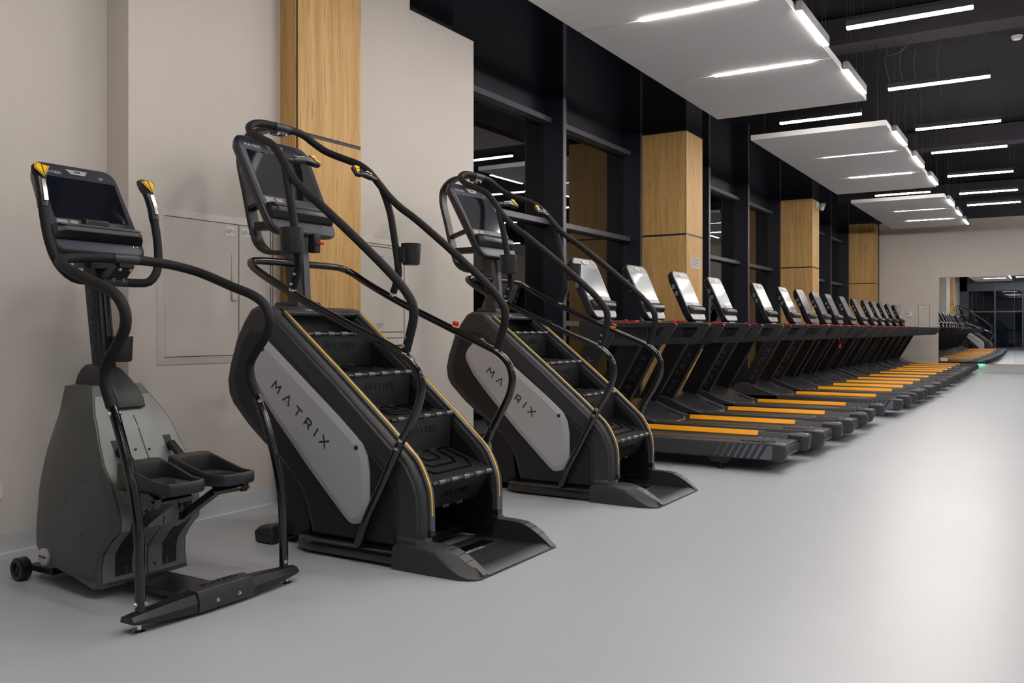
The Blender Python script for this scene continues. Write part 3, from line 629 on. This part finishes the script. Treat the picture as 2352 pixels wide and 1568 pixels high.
        for q in ((.335, s*.4, 1.012), (-.386, s*.4, 1.322)): obj('collar', lathe(NB(), [(.02, -.006), (.02, .006)], q, (.4, 0, 1), 12), 'chrome', lr)
        # side grips with yellow keys
        b = NB(); tube(b, [(-.485, s*.362, 2.0), (-.478, s*.33, 2.0), (-.47, s*.24, 2.012)], .015, seg=12); tube(b, [(-.476, s*.31, 2.003), (-.47, s*.23, 2.012)], .0185, seg=14, curve=False)
        n1 = V((.80, 0, .60)); v1 = V((-.60, 0, .80)); u1 = V((0, -s, 0)); hc = V((-.466, s*.176, 2.022))
        sec = lambda o, a, c, e: [o+v1*a+n1*e, o+v1*a-n1*e, o-v1*c-n1*e, o-v1*c+n1*e]
        loft(b, [sec(V((-.47, s*.245, 2.012)), .013, .013, .013), sec(V((-.468, s*.215, 2.016)), .020, .022, .014), sec(hc, .032, .040, .014), sec(hc+u1*.026, .026, .040, .012), sec(hc+u1*.036, -.004, .034, .008)])
        g = obj('side_grip', b, 'satin_black', t, bevel=.004)
        K = [(-.022, .022), (.018, .026), (.032, -.030), (.006, -.020)]; c0 = hc+n1*.0135
        b = NB(); prism(b, [c0+u1*a+v1*c for a, c in K], n1*.004); obj('key_frame', b, 'yellow', g, bevel=.002, label='yellow key pad')
        b = NB(); strap(b, [c0+n1*.0046+u1*-.006+v1*0, c0+n1*.0046+u1*.026+v1*-.001], .0014, .0005, curve=False, wdir=v1); obj('key_gap', b, 'dark_text', g)
        b = NB(); strap(b, [(-.462, s*.30, 2.020), (-.456, s*.245, 2.029)], .004, .002, curve=False, wdir=(1, 0, 0)); obj('pulse_sensor', b, 'chrome', g)
        # cup holder
        b = NB(); P2 = [(.001, 0), (.046, 0), (.052, .008), (.058, .10), (.0595, .125), (.056, .125), (.053, .10), (.045, .012), (.001, .012)]
        lathe(b, P2, (-.315, s*.478, 1.50), (0, 0, 1), 28); box(b, -.375, -.31, s*.40 if s > 0 else -.425, .425 if s > 0 else -.40, 1.51, 1.60)
        obj('cup_holder', b, 'black_plastic', t, bevel=.0)
    b = NB(); tube(b, [(-.8785, -.055, 2.2795), (-.8785, .055, 2.2795)], .0235, seg=16, curve=False); c = obj('rail_joint', b, 'body_dark', t)
    b = NB(); obox(b, (-.90, 0, 2.252), (1, 0, 0), (0, 1, 0), (0, 0, 1), .03, .04, .012); obj('joint_plate', b, 'satin_black', c)
    bolts(c, [((x, y, 2.240), (.3, 0, -1), .007) for y in (-.03, .03) for x in (-.878, -.915)])
    b = NB(); lathe(b, [(.017, 0), (.017, .010)], (.055, .4, 1.136), (.35, 0, .94), 16); c = obj('stop_button', b, 'yellow', t, label='yellow and red emergency button')
    b = NB(); lathe(b, [(.012, .010), (.018, .012), (.019, .026), (.015, .030)], (.055, .4, 1.136), (.35, 0, .94), 18); obj('button_cap', b, 'red', c)
    return t
CL = make_climber()
dup(CL, (-2.825, 5.575, 0), 'black stair climber with silver side panel, the one in the middle beside the first treadmill')

# ------------------------------------------------------------------ small stepper
def make_stepper():
    t = thing('stepper', 'low grey stepper with two foot pedals and black handlebars at the left edge', 'stepper', (-3.3, 2.45, 0))
    FR = [(.045, -.060, .214), (.12, -.068, .211), (.182, -.062, .207), (.235, -.020, .203), (.289, .040, .200), (.33, .046, .200), (.38, .036, .203), (.48, -.002, .208), (.55, -.048, .211), (.65, -.105, .197), (.70, -.130, .188), (.753, -.168, .176)]
    def fx(z):
        for i in range(len(FR)-1):
            if z <= FR[i+1][0]:
                k = (z-FR[i][0])/(FR[i+1][0]-FR[i][0]); return FR[i][1]+(FR[i+1][1]-FR[i][1])*k, FR[i][2]+(FR[i+1][2]-FR[i][2])*k
        return FR[-1][1:]
    RE = [(.045, -.10), (.06, -.30), (.085, -.50), (.10, -.60), (.135, -.648), (.22, -.652), (.38, -.632), (.578, -.592), (.737, -.532), (.80, -.50), (.884, -.455)]
    def wrear(z, w): return min(w*.96, .19) if z < .45 else .19-(z-.45)*.12
    def rx(z):
        for i in range(len(RE)-1):
            if z <= RE[i+1][0]:
                k = (z-RE[i][0])/(RE[i+1][0]-RE[i][0]); return RE[i][1]+(RE[i+1][1]-RE[i][1])*max(0, k)
        return RE[-1][1]
    # keep the lower rear edge swept up: body bottom follows RE
    zs = [.045, .065, .085, .10, .12, .15, .182, .21, .235, .26, .289, .33, .38, .43, .48, .55, .60, .65, .70, .753, .79, .83, .875]
    secs = []
    for z in zs:
        f, w = fx(z) if z <= .753 else (-.168-(z-.753)*.75, .176-(z-.753)*.45)
        r = rx(z); m1 = f+(r-f)*.35; m2 = f+(r-f)*.72; wr = wrear(z, w)
        bl = .020 if z < .8 else .008; k = .006*max(0, 1-z/.8)
        secs.append([(f+.014, 0, z), (f, w, z), (f-.018, w+.006, z), (m1, w+bl, z), (m2, wr+.016, z), (r+.04, wr*.86, z), (r, wr*.6, z), (r, 0, z), (r, -wr*.6, z), (r+.04, -wr*.86, z), (m2, -wr-.016, z), (m1, -w-bl, z), (f-.018, -w-.006, z), (f, -w, z)])
    b = NB(); loft(b, secs); body = obj('body_shell', b, 'stepper_grey', t, ang=22)
    # lighter front cover following the front profile
    b = NB(); zf = [z for z in zs if .065 <= z <= .753]+[.79, .83]
    S = []
    for z in zf:
        f, w = fx(z) if z <= .753 else (-.168-(z-.753)*.75, .176-(z-.753)*.45)
        w -= .008; S.append([(f+.004, -w, z), (f+.017, -w*.5, z), (f+.0195, 0, z), (f+.017, w*.5, z), (f+.004, w, z), (f-.006, w*.9, z), (f-.006, -w*.9, z)])
    loft(b, S); fc = obj('front_cover', b, 'stepper_front', t, ang=25, label='lighter grey front cover')
    def fstrip(name, y0, y1, z0, z1, d, m, k=12, par=None, shift=0):
        b = NB(); S = []
        for i in range(k+1):
            z = z0+(z1-z0)*i/k; f, w = fx(z); q = lambda y: f+.0195-.012*min(1, abs(y)/(w))**1.3
            S.append([(q(y0)+d, y0, z), (q(y1)+d, y1, z), (q(y1)-.004, y1, z), (q(y0)-.004, y0, z)])
        loft(b, S); return obj(name, b, m, par or fc, smooth=False)
    for s in (-1, 1):
        a, c = sorted((s*.075, s*.150)); fstrip('pedal_slot', a, c, .085, .50, .0022, 'groove')
        a, c = sorted((s*.105, s*.145)); fstrip('pedal_slot', a, c, .585, .65, .0022, 'groove')
    fstrip('seam', -.004, 0, .07, .745, .0012, 'groove', 24)
    for z, y in ((.10, .035), (.60, .015), (.605, -.05)):
        f, w = fx(z); obj('screw', lathe(NB(), [(.006, 0), (.006, .003)], (f+.018, y, z), (1, 0, .2), 10), 'groove', fc)
    # raised side blades
    for s in (-1, 1):
        b = NB(); pts = [(-.065, .54), (-.12, .505), (-.19, .462), (-.27, .405), (-.34, .345), (-.40, .285), (-.435, .225), (-.43, .165), (-.38, .125), (-.29, .10), (-.18, .085), (-.095, .08), (-.09, .13), (-.075, .19), (-.03, .25), (.005, .30), (-.005, .37), (-.03, .46)]
        cen = V((-.17, .26)); S = []
        for k, d in ((1.0, .0), (.97, .006), (.88, .009), (.0, .010)):
            ring = []
            for x, z in pts:
                p = cen+(V((x, z))-cen)*max(k, .02); f, w = fx(min(p.y, .753)); r = rx(p.y); uu = (f-p.x)/(f-r); wr = wrear(p.y, w)
                bl = .020
                if uu < .35: yy = w+.006+(bl-.006)*uu/.35
                elif uu < .72: yy = w+bl+((wr+.016)-(w+bl))*(uu-.35)/.37
                else: yy = wr+.016-(uu-.72)*.15
                ring.append((p.x, s*(yy+d-.002), p.y))
            S.append(ring)
        loft(b, S, cap=False); obj('side_blade', b, 'stepper_grey', t, ang=18)
        b = NB(); lathe(b, [(.040, -.022), (.040, .003), (.037, .004)], (0, 0, 0), (0, 0, 1), 28)
        for vv in b.verts: vv.co.x *= 1.0; vv.co.y *= .92
        pn = V((-.06, s*1, .0)).normalized(); uu = V((1, s*.06, 0)).normalized()*(1 if s < 0 else -1); xf(b, (-.462, s*.219, .128), uu, pn.cross(uu)); bd = obj('badge', b, 'speaker', t, label='oval silver badge')
        b = NB(); letters(b, V((-.462, s*.219, .128))+pn*.0045-uu*.028-pn.cross(uu)*.005, uu, pn.cross(uu), pn, .056, .010, .0006, .2); obj('lettering', b, 'dark_text', bd, smooth=False)
        # transport wheel
        b = NB(); lathe(b, [(.02, -.02), (.044, -.026), (.051, -.020), (.051, .020), (.044, .026), (.03, .024), (.028, .014), (.012, .014), (.010, .020), (.001, .020)], (-.640, s*.215, .051), (0, s, 0), 28); obj('transport_wheel', b, 'satin_black', t)
    b = NB(); box(b, -.66, -.48, -.17, .17, .03, .06); obj('wheel_axle', b, 'satin_black', t, bevel=.006)
    # neck boot and neck
    b = NB(); loft(b, [[(x0, -w, z0), (x1, -w*.85, z1), (x1, w*.85, z1), (x0, w, z0)] for x0, z0, x1, z1, w in ((-.455, .85, -.150, .775, .082), (-.452, .885, -.162, .815, .080), (-.445, .915, -.195, .860, .075), (-.432, .945, -.245, .905, .066), (-.42, .960, -.285, .938, .056), (-.415, .967, -.31, .952, .047))]); obj('neck_boot', b, 'black_plastic', t, bevel=.012, seg=3)
    b = NB(); loft(b, [[(x-d, -.038, z), (x-d*.5, -.045, z), (x, -.040, z), (x+.008, -.015, z), (x+.008, .015, z), (x, .040, z), (x-d*.5, .045, z), (x-d, .038, z)] for x, z, d in ((-.328, .90, .05), (-.372, 1.33, .075), (-.385, 1.43, .08))]); nk = obj('neck', b, 'body_black', t, bevel=.004)
    b = NB()
    for y in (-.024, 0, .024): strap(b, [(-.316 + .009, y, .92), (-.372+.009, y, 1.33)], .004, .003, curve=False)
    obj('neck_rib', b, 'satin_black', nk)
    b = NB(); rd = NB(); letters(b, (-.350, -.0455, 1.03), (-.11, 0, 1), (-1, 0, -.11), (0, -1, 0), .27, .022, .001, .18, rd); obj('lettering', b, 'mast_text', nk, smooth=False); obj('red_dot', rd, 'red', nk)
    # cup holder on the neck
    b = NB(); lathe(b, [(.001, 0), (.040, 0), (.046, .008), (.050, .10), (.051, .115), (.048, .115), (.045, .10), (.038, .012), (.001, .012)], (-.31, .055, .975), (0, 0, 1), 26); obj('cup_holder', b, 'black_plastic', t)
    # handlebars
    UP = [(-.202, .03, 1.432), (-.205, .13, 1.430), (-.208, .23, 1.423), (-.195, .295, 1.412), (-.14, .338, 1.392), (-.05, .356, 1.360), (.08, .36, 1.316), (.21, .36, 1.275), (.275, .36, 1.238), (.312, .36, 1.185), (.312, .36, 1.13), (.275, .36, 1.075), (.215, .36, 1.01), (.185, .36, .962), (.19, .36, .905), (.222, .36, .84), (.230, .36, .822)]
    for s in (-1, 1):
        b = NB(); tube(b, [(x, s*y, z) for x, y, z in UP], .0215, seg=16); u = obj('upper_handlebar', b, 'foam', t)
        b = NB(); tube(b, [(x, s*.36, z) for x, z in ((.222, .84), (.255, .78), (.296, .69), (.35, .55), (.388, .39), (.399, .25), (.402, .07))], .0195, seg=18); lg = obj('upright_leg', b, 'gloss_black', t)
        bolts(lg, [((.243, s*.3795, .800), (0, s, 0), .008), ((.262, s*.350, .80), (1, -s*.5, 0), .007), ((.400, s*.3795, .10), (0, s, 0), .008), ((.420, s*.352, .10), (1, -s*.3, 0), .006)])
        for k in (-1, 0, 1): obj('leg_rib', tube(NB(), [(x+.0185, s*(.36)+k*.007, z+.006) for x, z in ((.226, .83), (.255, .78), (.296, .69), (.35, .55), (.388, .39))], .0014, seg=5), 'gloss_black', lg)
        LB = [(-.286, .03, 1.334), (-.288, .12, 1.334), (-.292, .185, 1.342), (-.303, .230, 1.380), (-.318, .255, 1.430), (-.340, .270, 1.51), (-.358, .274, 1.585), (-.374, .273, 1.648)]
        b = NB(); tube(b, [(x, s*y, z) for x, y, z in LB], .0195, seg=16); obj('lower_handlebar', b, 'foam', t)
        b = NB(); tube(b, [(-.372, s*.273, 1.640), (-.385, s*.272, 1.70), (-.405, s*.268, 1.755), (-.418, s*.265, 1.782)], .0225, seg=14)
        loft(b, [[V((x, s*y, z))+V((0, -.9*k, 0))+V((0, 0, 0)), V((x+.6*k, s*y-.3*k, z+.3*k)), V((x+.7*k, s*y+.5*k, z+.3*k)), V((x, s*y+.9*k, z)), V((x-.6*k, s*y+.3*k, z-.3*k)), V((x-.6*k, s*y-.4*k, z-.3*k))] for x, y, z, k in ((-.405, .266, 1.762, .026), (-.42, .262, 1.795, .040), (-.438, .256, 1.825, .036), (-.447, .254, 1.836, .022))])
        g = obj('hand_grip', b, 'satin_black', t, bevel=.003)
        c0 = V((-.412, s*.262, 1.802)); nn = V((.86, 0, .5)); b = NB(); vz = V((-.5, 0, .86)); vy = V((0, s, 0))
        prism(b, [c0+nn*.014+vz*-.040+vy*.004, c0+nn*.014+vz*.002+vy*.036, c0+nn*.014+vz*.034+vy*.022, c0+nn*.014+vz*.020+vy*-.038], nn*.007); k = obj('key_frame', b, 'yellow', g, bevel=.003, label='yellow key pad')
        b = NB(); strap(b, [c0+nn*.0225+vz*-.026+vy*.002, c0+nn*.0225+vz*.022+vy*.0], .0022, .0006, curve=False); obj('key_gap', b, 'dark_text', g)
        b = NB(); R = [c0+nn*.0216+vz*-.040+vy*.004, c0+nn*.0216+vz*.002+vy*.036, c0+nn*.0216+vz*.034+vy*.022, c0+nn*.0216+vz*.020+vy*-.038]; cc = sum(R, V())/4; R = [cc+(p-cc)*.84 for p in R]
        for i in range(4): strap(b, [R[i], R[(i+1) % 4]], .0012, .0006, curve=False, wdir=nn)
        obj('key_outline', b, 'dark_text', g)
        b = NB(); strap(b, [(-.350, s*.272, 1.672), (-.363, s*.270, 1.72), (-.382, s*.267, 1.765)], .009, .002); obj('pulse_sensor', b, 'chrome', g)
    b = NB(); tube(b, [(-.202, -.06, 1.432), (-.202, .06, 1.432)], .023, seg=16, curve=False); j = obj('bar_joint', b, 'body_dark', t)
    b = NB(); tube(b, [(-.286, -.06, 1.334), (-.286, .06, 1.334)], .021, seg=16, curve=False); obj('bar_joint', b, 'body_dark', t)
    b = NB(); prism(b, [(-.225, -.045, 1.415), (-.20, -.045, 1.40), (-.275, -.045, 1.335), (-.31, -.045, 1.345)], (0, .09, 0)); box(b, -.37, -.19, -.035, .035, 1.395, 1.415); obj('bracket', b, 'satin_black', j)
    bolts(j, [((p[0]+.012, y, p[1]-.006), (.7, 0, -.7), .007) for p in ((-.215, 1.392), (-.262, 1.350)) for y in (-.025, .025)])
    b = NB(); box(b, -.50, -.40, -.06, .06, 1.40, 1.62); obj('console_bracket', b, 'satin_black', t, bevel=.01)
    console(t, (-.355, 1.462), (-.582, 1.872), .45, .405)
    # pedals
    for s in (-1, 1):
        OUT = [(.035, .045), (.06, .022), (.16, .018), (.29, .030), (.375, .045), (.392, .066), (.392, .195), (.378, .214), (.30, .222), (.16, .226), (.07, .226), (.038, .205)]
        def top(x): return .578 if x < .10 else .578-(x-.10)*.40 if x < .24 else .522-(x-.24)*.03
        def botz(x): return .47 if x > .25 else .46
        c = V((.22, .125)); inn = []
        for x, y in OUT: d = V((x, y))-c; inn.append((c.x+d.x*.89-(.0 if x > .1 else -.06), c.y+d.y*.84))
        b = NB(); P = lambda L, f: [(x, s*y, f(x)) for x, y in L]
        loft(b, [P([(c.x+(x-c.x)*.97, c.y+(y-c.y)*.97) for x, y in OUT], lambda x: botz(x)), P(OUT, lambda x: botz(x)+.008), P(OUT, lambda x: top(x)-.006), P([(c.x+(x-c.x)*.975, c.y+(y-c.y)*.97) for x, y in OUT], top), P([(c.x+(x-c.x)*1.03, c.y+(y-c.y)*1.03) for x, y in inn], top), P(inn, lambda x: top(x)-.008), P(inn, lambda x: .500), ])
        pd = obj('pedal', b, 'black_plastic', t, ang=40)
        b = NB(); prism(b, [(c.x+(x-c.x)*.9, s*(c.y+(y-c.y)*.9), .5005) for x, y in inn], (0, 0, .003)); obj('pedal_mat', b, 'tread', pd)
        b = NB()
        for k in range(9): obox(b, (.235+k*.012, s*(.12+.004*k), .5045), (.6, s*.8, 0), (-.8, s*.6, 0), (0, 0, 1), .065-.003*k, .0015, .001)
        obj('pedal_rib', b, 'satin_black', pd, smooth=False)
        b = NB(); lathe(b, [(.001, -.095), (.014, -.095), (.014, .095), (.001, .095)], (.30, s*.15, .438), (0, 1, 0), 14); side(b, [(.08, .475), (.28, .475), (.32, .455), (.31, .42), (.25, .43), (.12, .42)], s*.205, s*.235)
        bolt(b, (.20, s*.236, .445), (0, s, 0), .009); obj('pedal_axle', b, 'gloss_black', pd)
        b = NB(); strap(b, [(.27, s*.113, .44), (.14, s*.113, .36), (.0, s*.113, .27)], .02, .014, curve=False); strap(b, [(.10, s*.125, .50), (-.06, s*.125, .62)], .016, .01, curve=False); obj('pedal_arm', b, 'satin_black', pd)
    # front base bar
    b = NB(); S = []
    for i in range(25):
        y = -.415+.83*i/24; k = 1-(abs(y)/.47)**2.2; xc = .402; zt = .052+.030*k; zb = .012+.036*(1-k); wf = .030+.012*k; xo = xc+.012*k
        S.append([(xo-wf-.012, y, zb), (xo+wf, y, zb), (xo+wf+.004, y, zb+(zt-zb)*.55), (xo+wf-.012, y, zt+.006), (xo-wf*.2, y, zt+.010), (xo-wf-.006, y, zt)])
    loft(b, S); bb = obj('base_bar', b, 'satin_black', t, ang=30)
    b = NB(); S = []
    for i in range(13):
        y = -.14+.28*i/12; k = 1-(abs(y)/.47)**2.2; zt = .052+.030*k+.006; xo = .402+.012*k
        S.append([(xo-.085, y, .016), (xo+.046, y, .012), (xo+.052, y, .05), (xo+.036, y, zt+.008), (xo-.02, y, zt+.014), (xo-.085, y, zt-.006)])
    loft(b, S); cc = obj('base_cover', b, 'body_dark', t, bevel=.003)
    b = NB(); letters(b, (.418, -.085, .1015), (0, 1, 0), (-1, 0, .05), (0, 0, 1), .17, .022, .002, .2); obj('lettering', b, 'emboss', cc, smooth=False)
    bolts(cc, [((.464, y, .045), (1, 0, 0), .006) for y in (-.055, .055)])
    b = NB(); box(b, -.10, .36, -.10, .10, .028, .052); obj('base_beam', b, 'satin_black', t, bevel=.004)
    for s in (-1, 1):
        b = NB(); lathe(b, [(.012, .004), (.023, .0), (.024, .003), (.012, .008), (.009, .009), (.009, .026)], (.408, s*.37, 0), (0, 0, 1), 20); obj('levelling_foot', b, 'chrome', t)
    return t
make_stepper()

# ------------------------------------------------------------------ treadmill
def make_treadmill(loc, label, group):
    t = thing('treadmill', label, 'treadmill', loc, 0, group)
    b = NB(); box(b, -1.05, 1.08, -.335, .335, .10, .186); obj('deck_frame', b, 'satin_black', t)
    b = NB(); S = []
    for a in [i*PI/8 for i in range(-4, 5)]: S.append((1.045+.045*math.cos(a), .145+.045*math.sin(a)))
    side(b, [(-.62, .100)]+S+[(-.62, .190)], -.30, .30); obj('belt', b, 'belt', t, ang=60)
    b = NB()
    for k in range(3): box(b, .74+k*.065, .775+k*.065, .275, .290, .1902, .1906)
    obj('belt_marking', b, 'light_text', t, smooth=False)
    for s in (-1, 1):
        rp = [(.300*s, .165), (.312*s, .196), (.345*s, .236), (.375*s, .240), (.432*s, .236), (.440*s, .224), (.440*s, .12), (.425*s, .098), (.31*s, .098)]
        b = NB(); S = []
        for x in (-1.0, .98): S.append([(x, y, z) for y, z in rp])
        loft(b, S); r = obj('side_rail', b, 'deck', t, bevel=.003, seg=1)
        b = NB(); loft(b, [[(x, s*.3135, .2012), (x, s*.3430, .2370), (x, s*.3490, .2425), (x, s*.3440, .2430), (x, s*.3130, .2060)] for x in (-.345, .72)]); obj('orange_inlay', b, 'orange', r, label='orange strip along the rail')
        # rear end cap
        b = NB(); S = []
        for x, k, zt, zb in ((.98, 0, .2405, .096), (1.06, 0, .240, .088), (1.115, .004, .236, .090), (1.14, .014, .226, .105), (1.152, .03, .20, .135)):
            S.append([(x, s*(.318+k), zb+.03), (x, s*(.318+k), zt-.02), (x, s*(.345+k), zt), (x, s*(.425-k), zt), (x, s*(.4425-k), zt-.012), (x, s*(.4425-k), zb+.02), (x, s*(.42-k), zb), (x, s*(.34+k), zb)])
        loft(b, S); e = obj('rear_cap', b, 'deck', t, bevel=.004, seg=2)
        b = NB(); box(b, 1.149, 1.154, s*.385-.012, s*.385+.012, .155, .178); obj('cap_hole', b, 'groove', e)
        b = NB()
        for k in range(7): prism(b, [(.78+k*.04, s*.352, .2404), (.81+k*.04, s*.352, .2404), (.83+k*.04, s*.42, .2404), (.80+k*.04, s*.42, .2404)], (0, 0, .0025))
        obj('grip_tooth', b, 'hood', r, smooth=False)
        b = NB()
        for k in range(8):
            w = .006+.0035*k if k < 7 else .09; x0 = .585+k*.052
            if k < 7: P = [(x0, .108), (x0+w, .108), (x0+w+.062, .218), (x0+.062, .218)]
            else: P = [(x0, .108), (x0+.085, .108), (x0+.098, .122), (x0+.104, .205), (x0+.095, .218), (x0+.066, .218)]
            prism(b, [(x, s*.4405, z) for x, z in P], (0, s*.0025, 0))
        obj('side_decal', b, 'decal', r, smooth=False)
        # hood flank and feet
        b = NB(); side(b, [(-1.10, .10), (-.40, .10), (-.408, .240), (-.50, .262), (-.62, .305), (-.74, .362), (-.83, .392), (-.92, .392), (-1.05, .33), (-1.12, .22)], s*.36, s*.440); obj('hood_flank', b, 'deck', t, bevel=.01)
        b = NB(); side(b, [(.52, .098), (.56, .055), (.68, .055), (.73, .098)], s*.33, s*.42); lathe(b, [(.008, .028), (.008, .06)], (.622, s*.375, 0), (0, 0, 1), 8); br = obj('foot_bracket', b, 'satin_black', t)
        b = NB(); lathe(b, [(.022, 0), (.024, .008), (.020, .014), (.012, .016), (.009, .03)], (.622, s*.375, 0), (0, 0, 1), 16); obj('levelling_foot', b, 'satin_black', br)
        b = NB(); lathe(b, [(.026, 0), (.026, .10)], (-.98, s*.36, 0), (0, 0, 1), 16); obj('front_foot', b, 'satin_black', t)
        # upright
        b = NB(); side(b, [(-1.05, .14), (-.865, .14), (-.375, .99), (-.60, .99)], s*.335, s*.415); u = obj('upright', b, 'mast', t, bevel=.008)
        d = V((.49, 0, .85)).normalized(); q = V((-.85, 0, .49)).normalized(); b = NB(); rd = NB()
        if s < 0: letters(b, V((-.755, -.416, .42)), d, q, (0, -1, 0), .50, .054, .0015, .14, rd)
        else: letters(b, V((-.755, .416, .42))+d*.50+q*.0, -d, -q*-1, (0, 1, 0), .50, .054, .0015, .14, rd)
        obj('lettering', b, 'mast_text', u, smooth=False); obj('red_dot', rd, 'red', u)
        # handlebar arm: closed loop with an opening
        o = [(-.56, .985), (.10, .985), (.155, 1.005), (.19, 1.05), (.262, 1.155), (.262, 1.168), (.245, 1.178), (-.56, 1.178)]
        i_ = [(-.30, 1.045), (.06, 1.045), (.095, 1.06), (.12, 1.09), (.155, 1.135), (.14, 1.140), (.0, 1.140), (-.30, 1.140)]
        b = NB(); y0, y1 = s*.395, s*.435
        A = [[b.verts.new((x, y, z)) for x, z in o] for y in (y0, y1)]; B = [[b.verts.new((x, y, z)) for x, z in i_] for y in (y0, y1)]
        for k in range(8):
            l = (k+1) % 8
            b.faces.new((A[0][k], A[0][l], A[1][l], A[1][k])); b.faces.new((B[0][k], B[1][k], B[1][l], B[0][l]))
            b.faces.new((A[0][k], B[0][k], B[0][l], A[0][l])); b.faces.new((A[1][k], A[1][l], B[1][l], B[1][k]))
        h = obj('handlebar', b, 'black_plastic', t, bevel=.011, seg=3)
        b = NB(); box(b, -.31, .0, s*.405-.006, s*.405+.006, 1.04, 1.145); side(b, [(.0, 1.145), (.0, 1.078), (-.02, 1.04), (-.02, 1.145)], s*.40, s*.41); obj('inner_pad', b, 'satin_black', h)
    # motor hood
    b = NB(); HP = [(-.34, .195), (-.36, .208), (-.44, .238), (-.54, .268), (-.64, .312), (-.74, .368), (-.82, .398), (-.90, .402), (-1.0, .375), (-1.08, .30), (-1.12, .20), (-1.10, .11)]
    S = []
    for y, dx, dz in ((-.362, -.055, -.004), (-.25, -.01, 0), (-.1, .012, .004), (.1, .012, .004), (.25, -.01, 0), (.362, -.055, -.004)): S.append([(x+(dx if x > -.6 else 0), y, z+(dz if x > -1.05 else 0)) for x, z in HP])
    loft(b, S); hd = obj('motor_hood', b, 'hood', t, ang=40)
    b = NB(); tube(b, [(-.415, -.33, .222), (-.352, -.20, .212), (-.330, 0, .212), (-.352, .20, .212), (-.415, .33, .222)], .006, seg=8); obj('hood_lip_highlight', b, 'lamp_housing', hd)  # pale colour paints the highlight along the front lip of the hood
    # dash
    b = NB(); side(b, [(-.64, .99), (-.44, .985), (-.42, 1.00), (-.40, 1.17), (-.42, 1.185), (-.60, 1.21), (-.66, 1.20)], -.394, .394); ds = obj('dash', b, 'black_plastic', t, bevel=.012)
    b = NB(); loft(b, [[(-.40, y, 1.150), (-.40, y, 1.181), (-.27, y*.96, 1.185), (-.25, y*.96, 1.172), (-.27, y*.96, 1.150)] for y in (-.393, 0, .393)]); obj('front_bar', b, 'black_plastic', ds, bevel=.008)
    for s in (-1, 1):
        b = NB(); lathe(b, [(.06, 0), (.062, .006), (.05, .012), (.001, .013)], (-.50, s*.27, 1.192), (.05, 0, 1), 24); obj('fan_vent', b, 'console_sheen_grey', ds)
    b = NB(); prism(b, [(-.42, -.035, 1.186), (-.27, -.05, 1.190), (-.27, .05, 1.190), (-.42, .035, 1.186)], (0, 0, .012)); obj('stop_key', b, 'red', ds, bevel=.004, label='red stop key')
    b = NB(); box(b, -.47, -.44, .15, .175, 1.19, 1.215); obj('safety_clip', b, 'red', ds, bevel=.004)
    b = NB(); loft(b, [[(x-.05, -w, z), (x+.05, -w, z), (x+.05, w, z), (x-.05, w, z)] for x, z, w in ((-.60, 1.19, .12), (-.665, 1.26, .09), (-.74, 1.42, .06))]); obj('console_neck', b, 'console_dark', t, bevel=.01)
    console(t, (-.565, 1.228), (-.812, 1.775), .48, .50, 'console_sheen_grey', 'screen_film_glare', .09)
    for k in (0, 1): obj('side_port', box(NB(), -.765-k*.035, -.735-k*.035, -.258, -.246, 1.50+k*.075, 1.55+k*.075), 'decal', t)
    return t
TM = [(-0.005, 7.36), (0.048, 8.443), (0.077, 9.619), (0.053, 10.899), (0.129, 12.569), (0.146, 13.861), (0.163, 14.897), (0.175, 15.946), (0.163, 17.039), (0.167, 18.29), (0.164, 19.61), (0.162, 20.856), (0.165, 21.844), (0.147, 23.05), (0.129, 24.296), (0.128, 25.479)]
ORD = ['nearest treadmill of the long row, right beside the stair climber', 'second treadmill of the row, its console in front of the dark window', 'third treadmill of the row, its console in front of the second oak column',
       'fourth treadmill of the row, its console just right of the second oak column', 'fifth treadmill, first one after the wide gap, with clear side lettering', 'sixth treadmill of the row, with the red clip hanging from its handlebar',
       'seventh treadmill of the row, console in front of the third oak column', 'eighth treadmill of the row, counted from the stair climbers', 'ninth treadmill of the row, counted from the stair climbers', 'tenth treadmill of the row, counted from the stair climbers',
       'eleventh treadmill of the row, sixth from the far wall', 'fifth treadmill from the far wall end of the row', 'fourth treadmill from the far wall end of the row', 'third treadmill from the far wall end of the row',
       'second last treadmill of the row, near the far wall', 'last treadmill of the row, closest to the mirror wall']
t0 = None
for (sx, yc), lab in zip(TM, ORD):
    if t0 is None: t0 = make_treadmill((-2.9+sx, yc, 0), lab, 'treadmills along the window')
    else: dup(t0, (-2.9+sx, yc, 0), lab)
b = NB(); lathe(b, [(.002, -.035), (.016, -.03), (.018, 0), (.014, .02), (.002, .03)], (0, 0, 0), (.3, 0, 1), 12); tube(b, [(0, 0, .02), (.0, .0, .08), (-.02, .0, .13)], .003, seg=6)
o = obj('safety_tether', b, 'red'); o.location = (-2.62, 13.40, .885); tag(o, 'red safety tether hanging under a treadmill handlebar', 'tether')
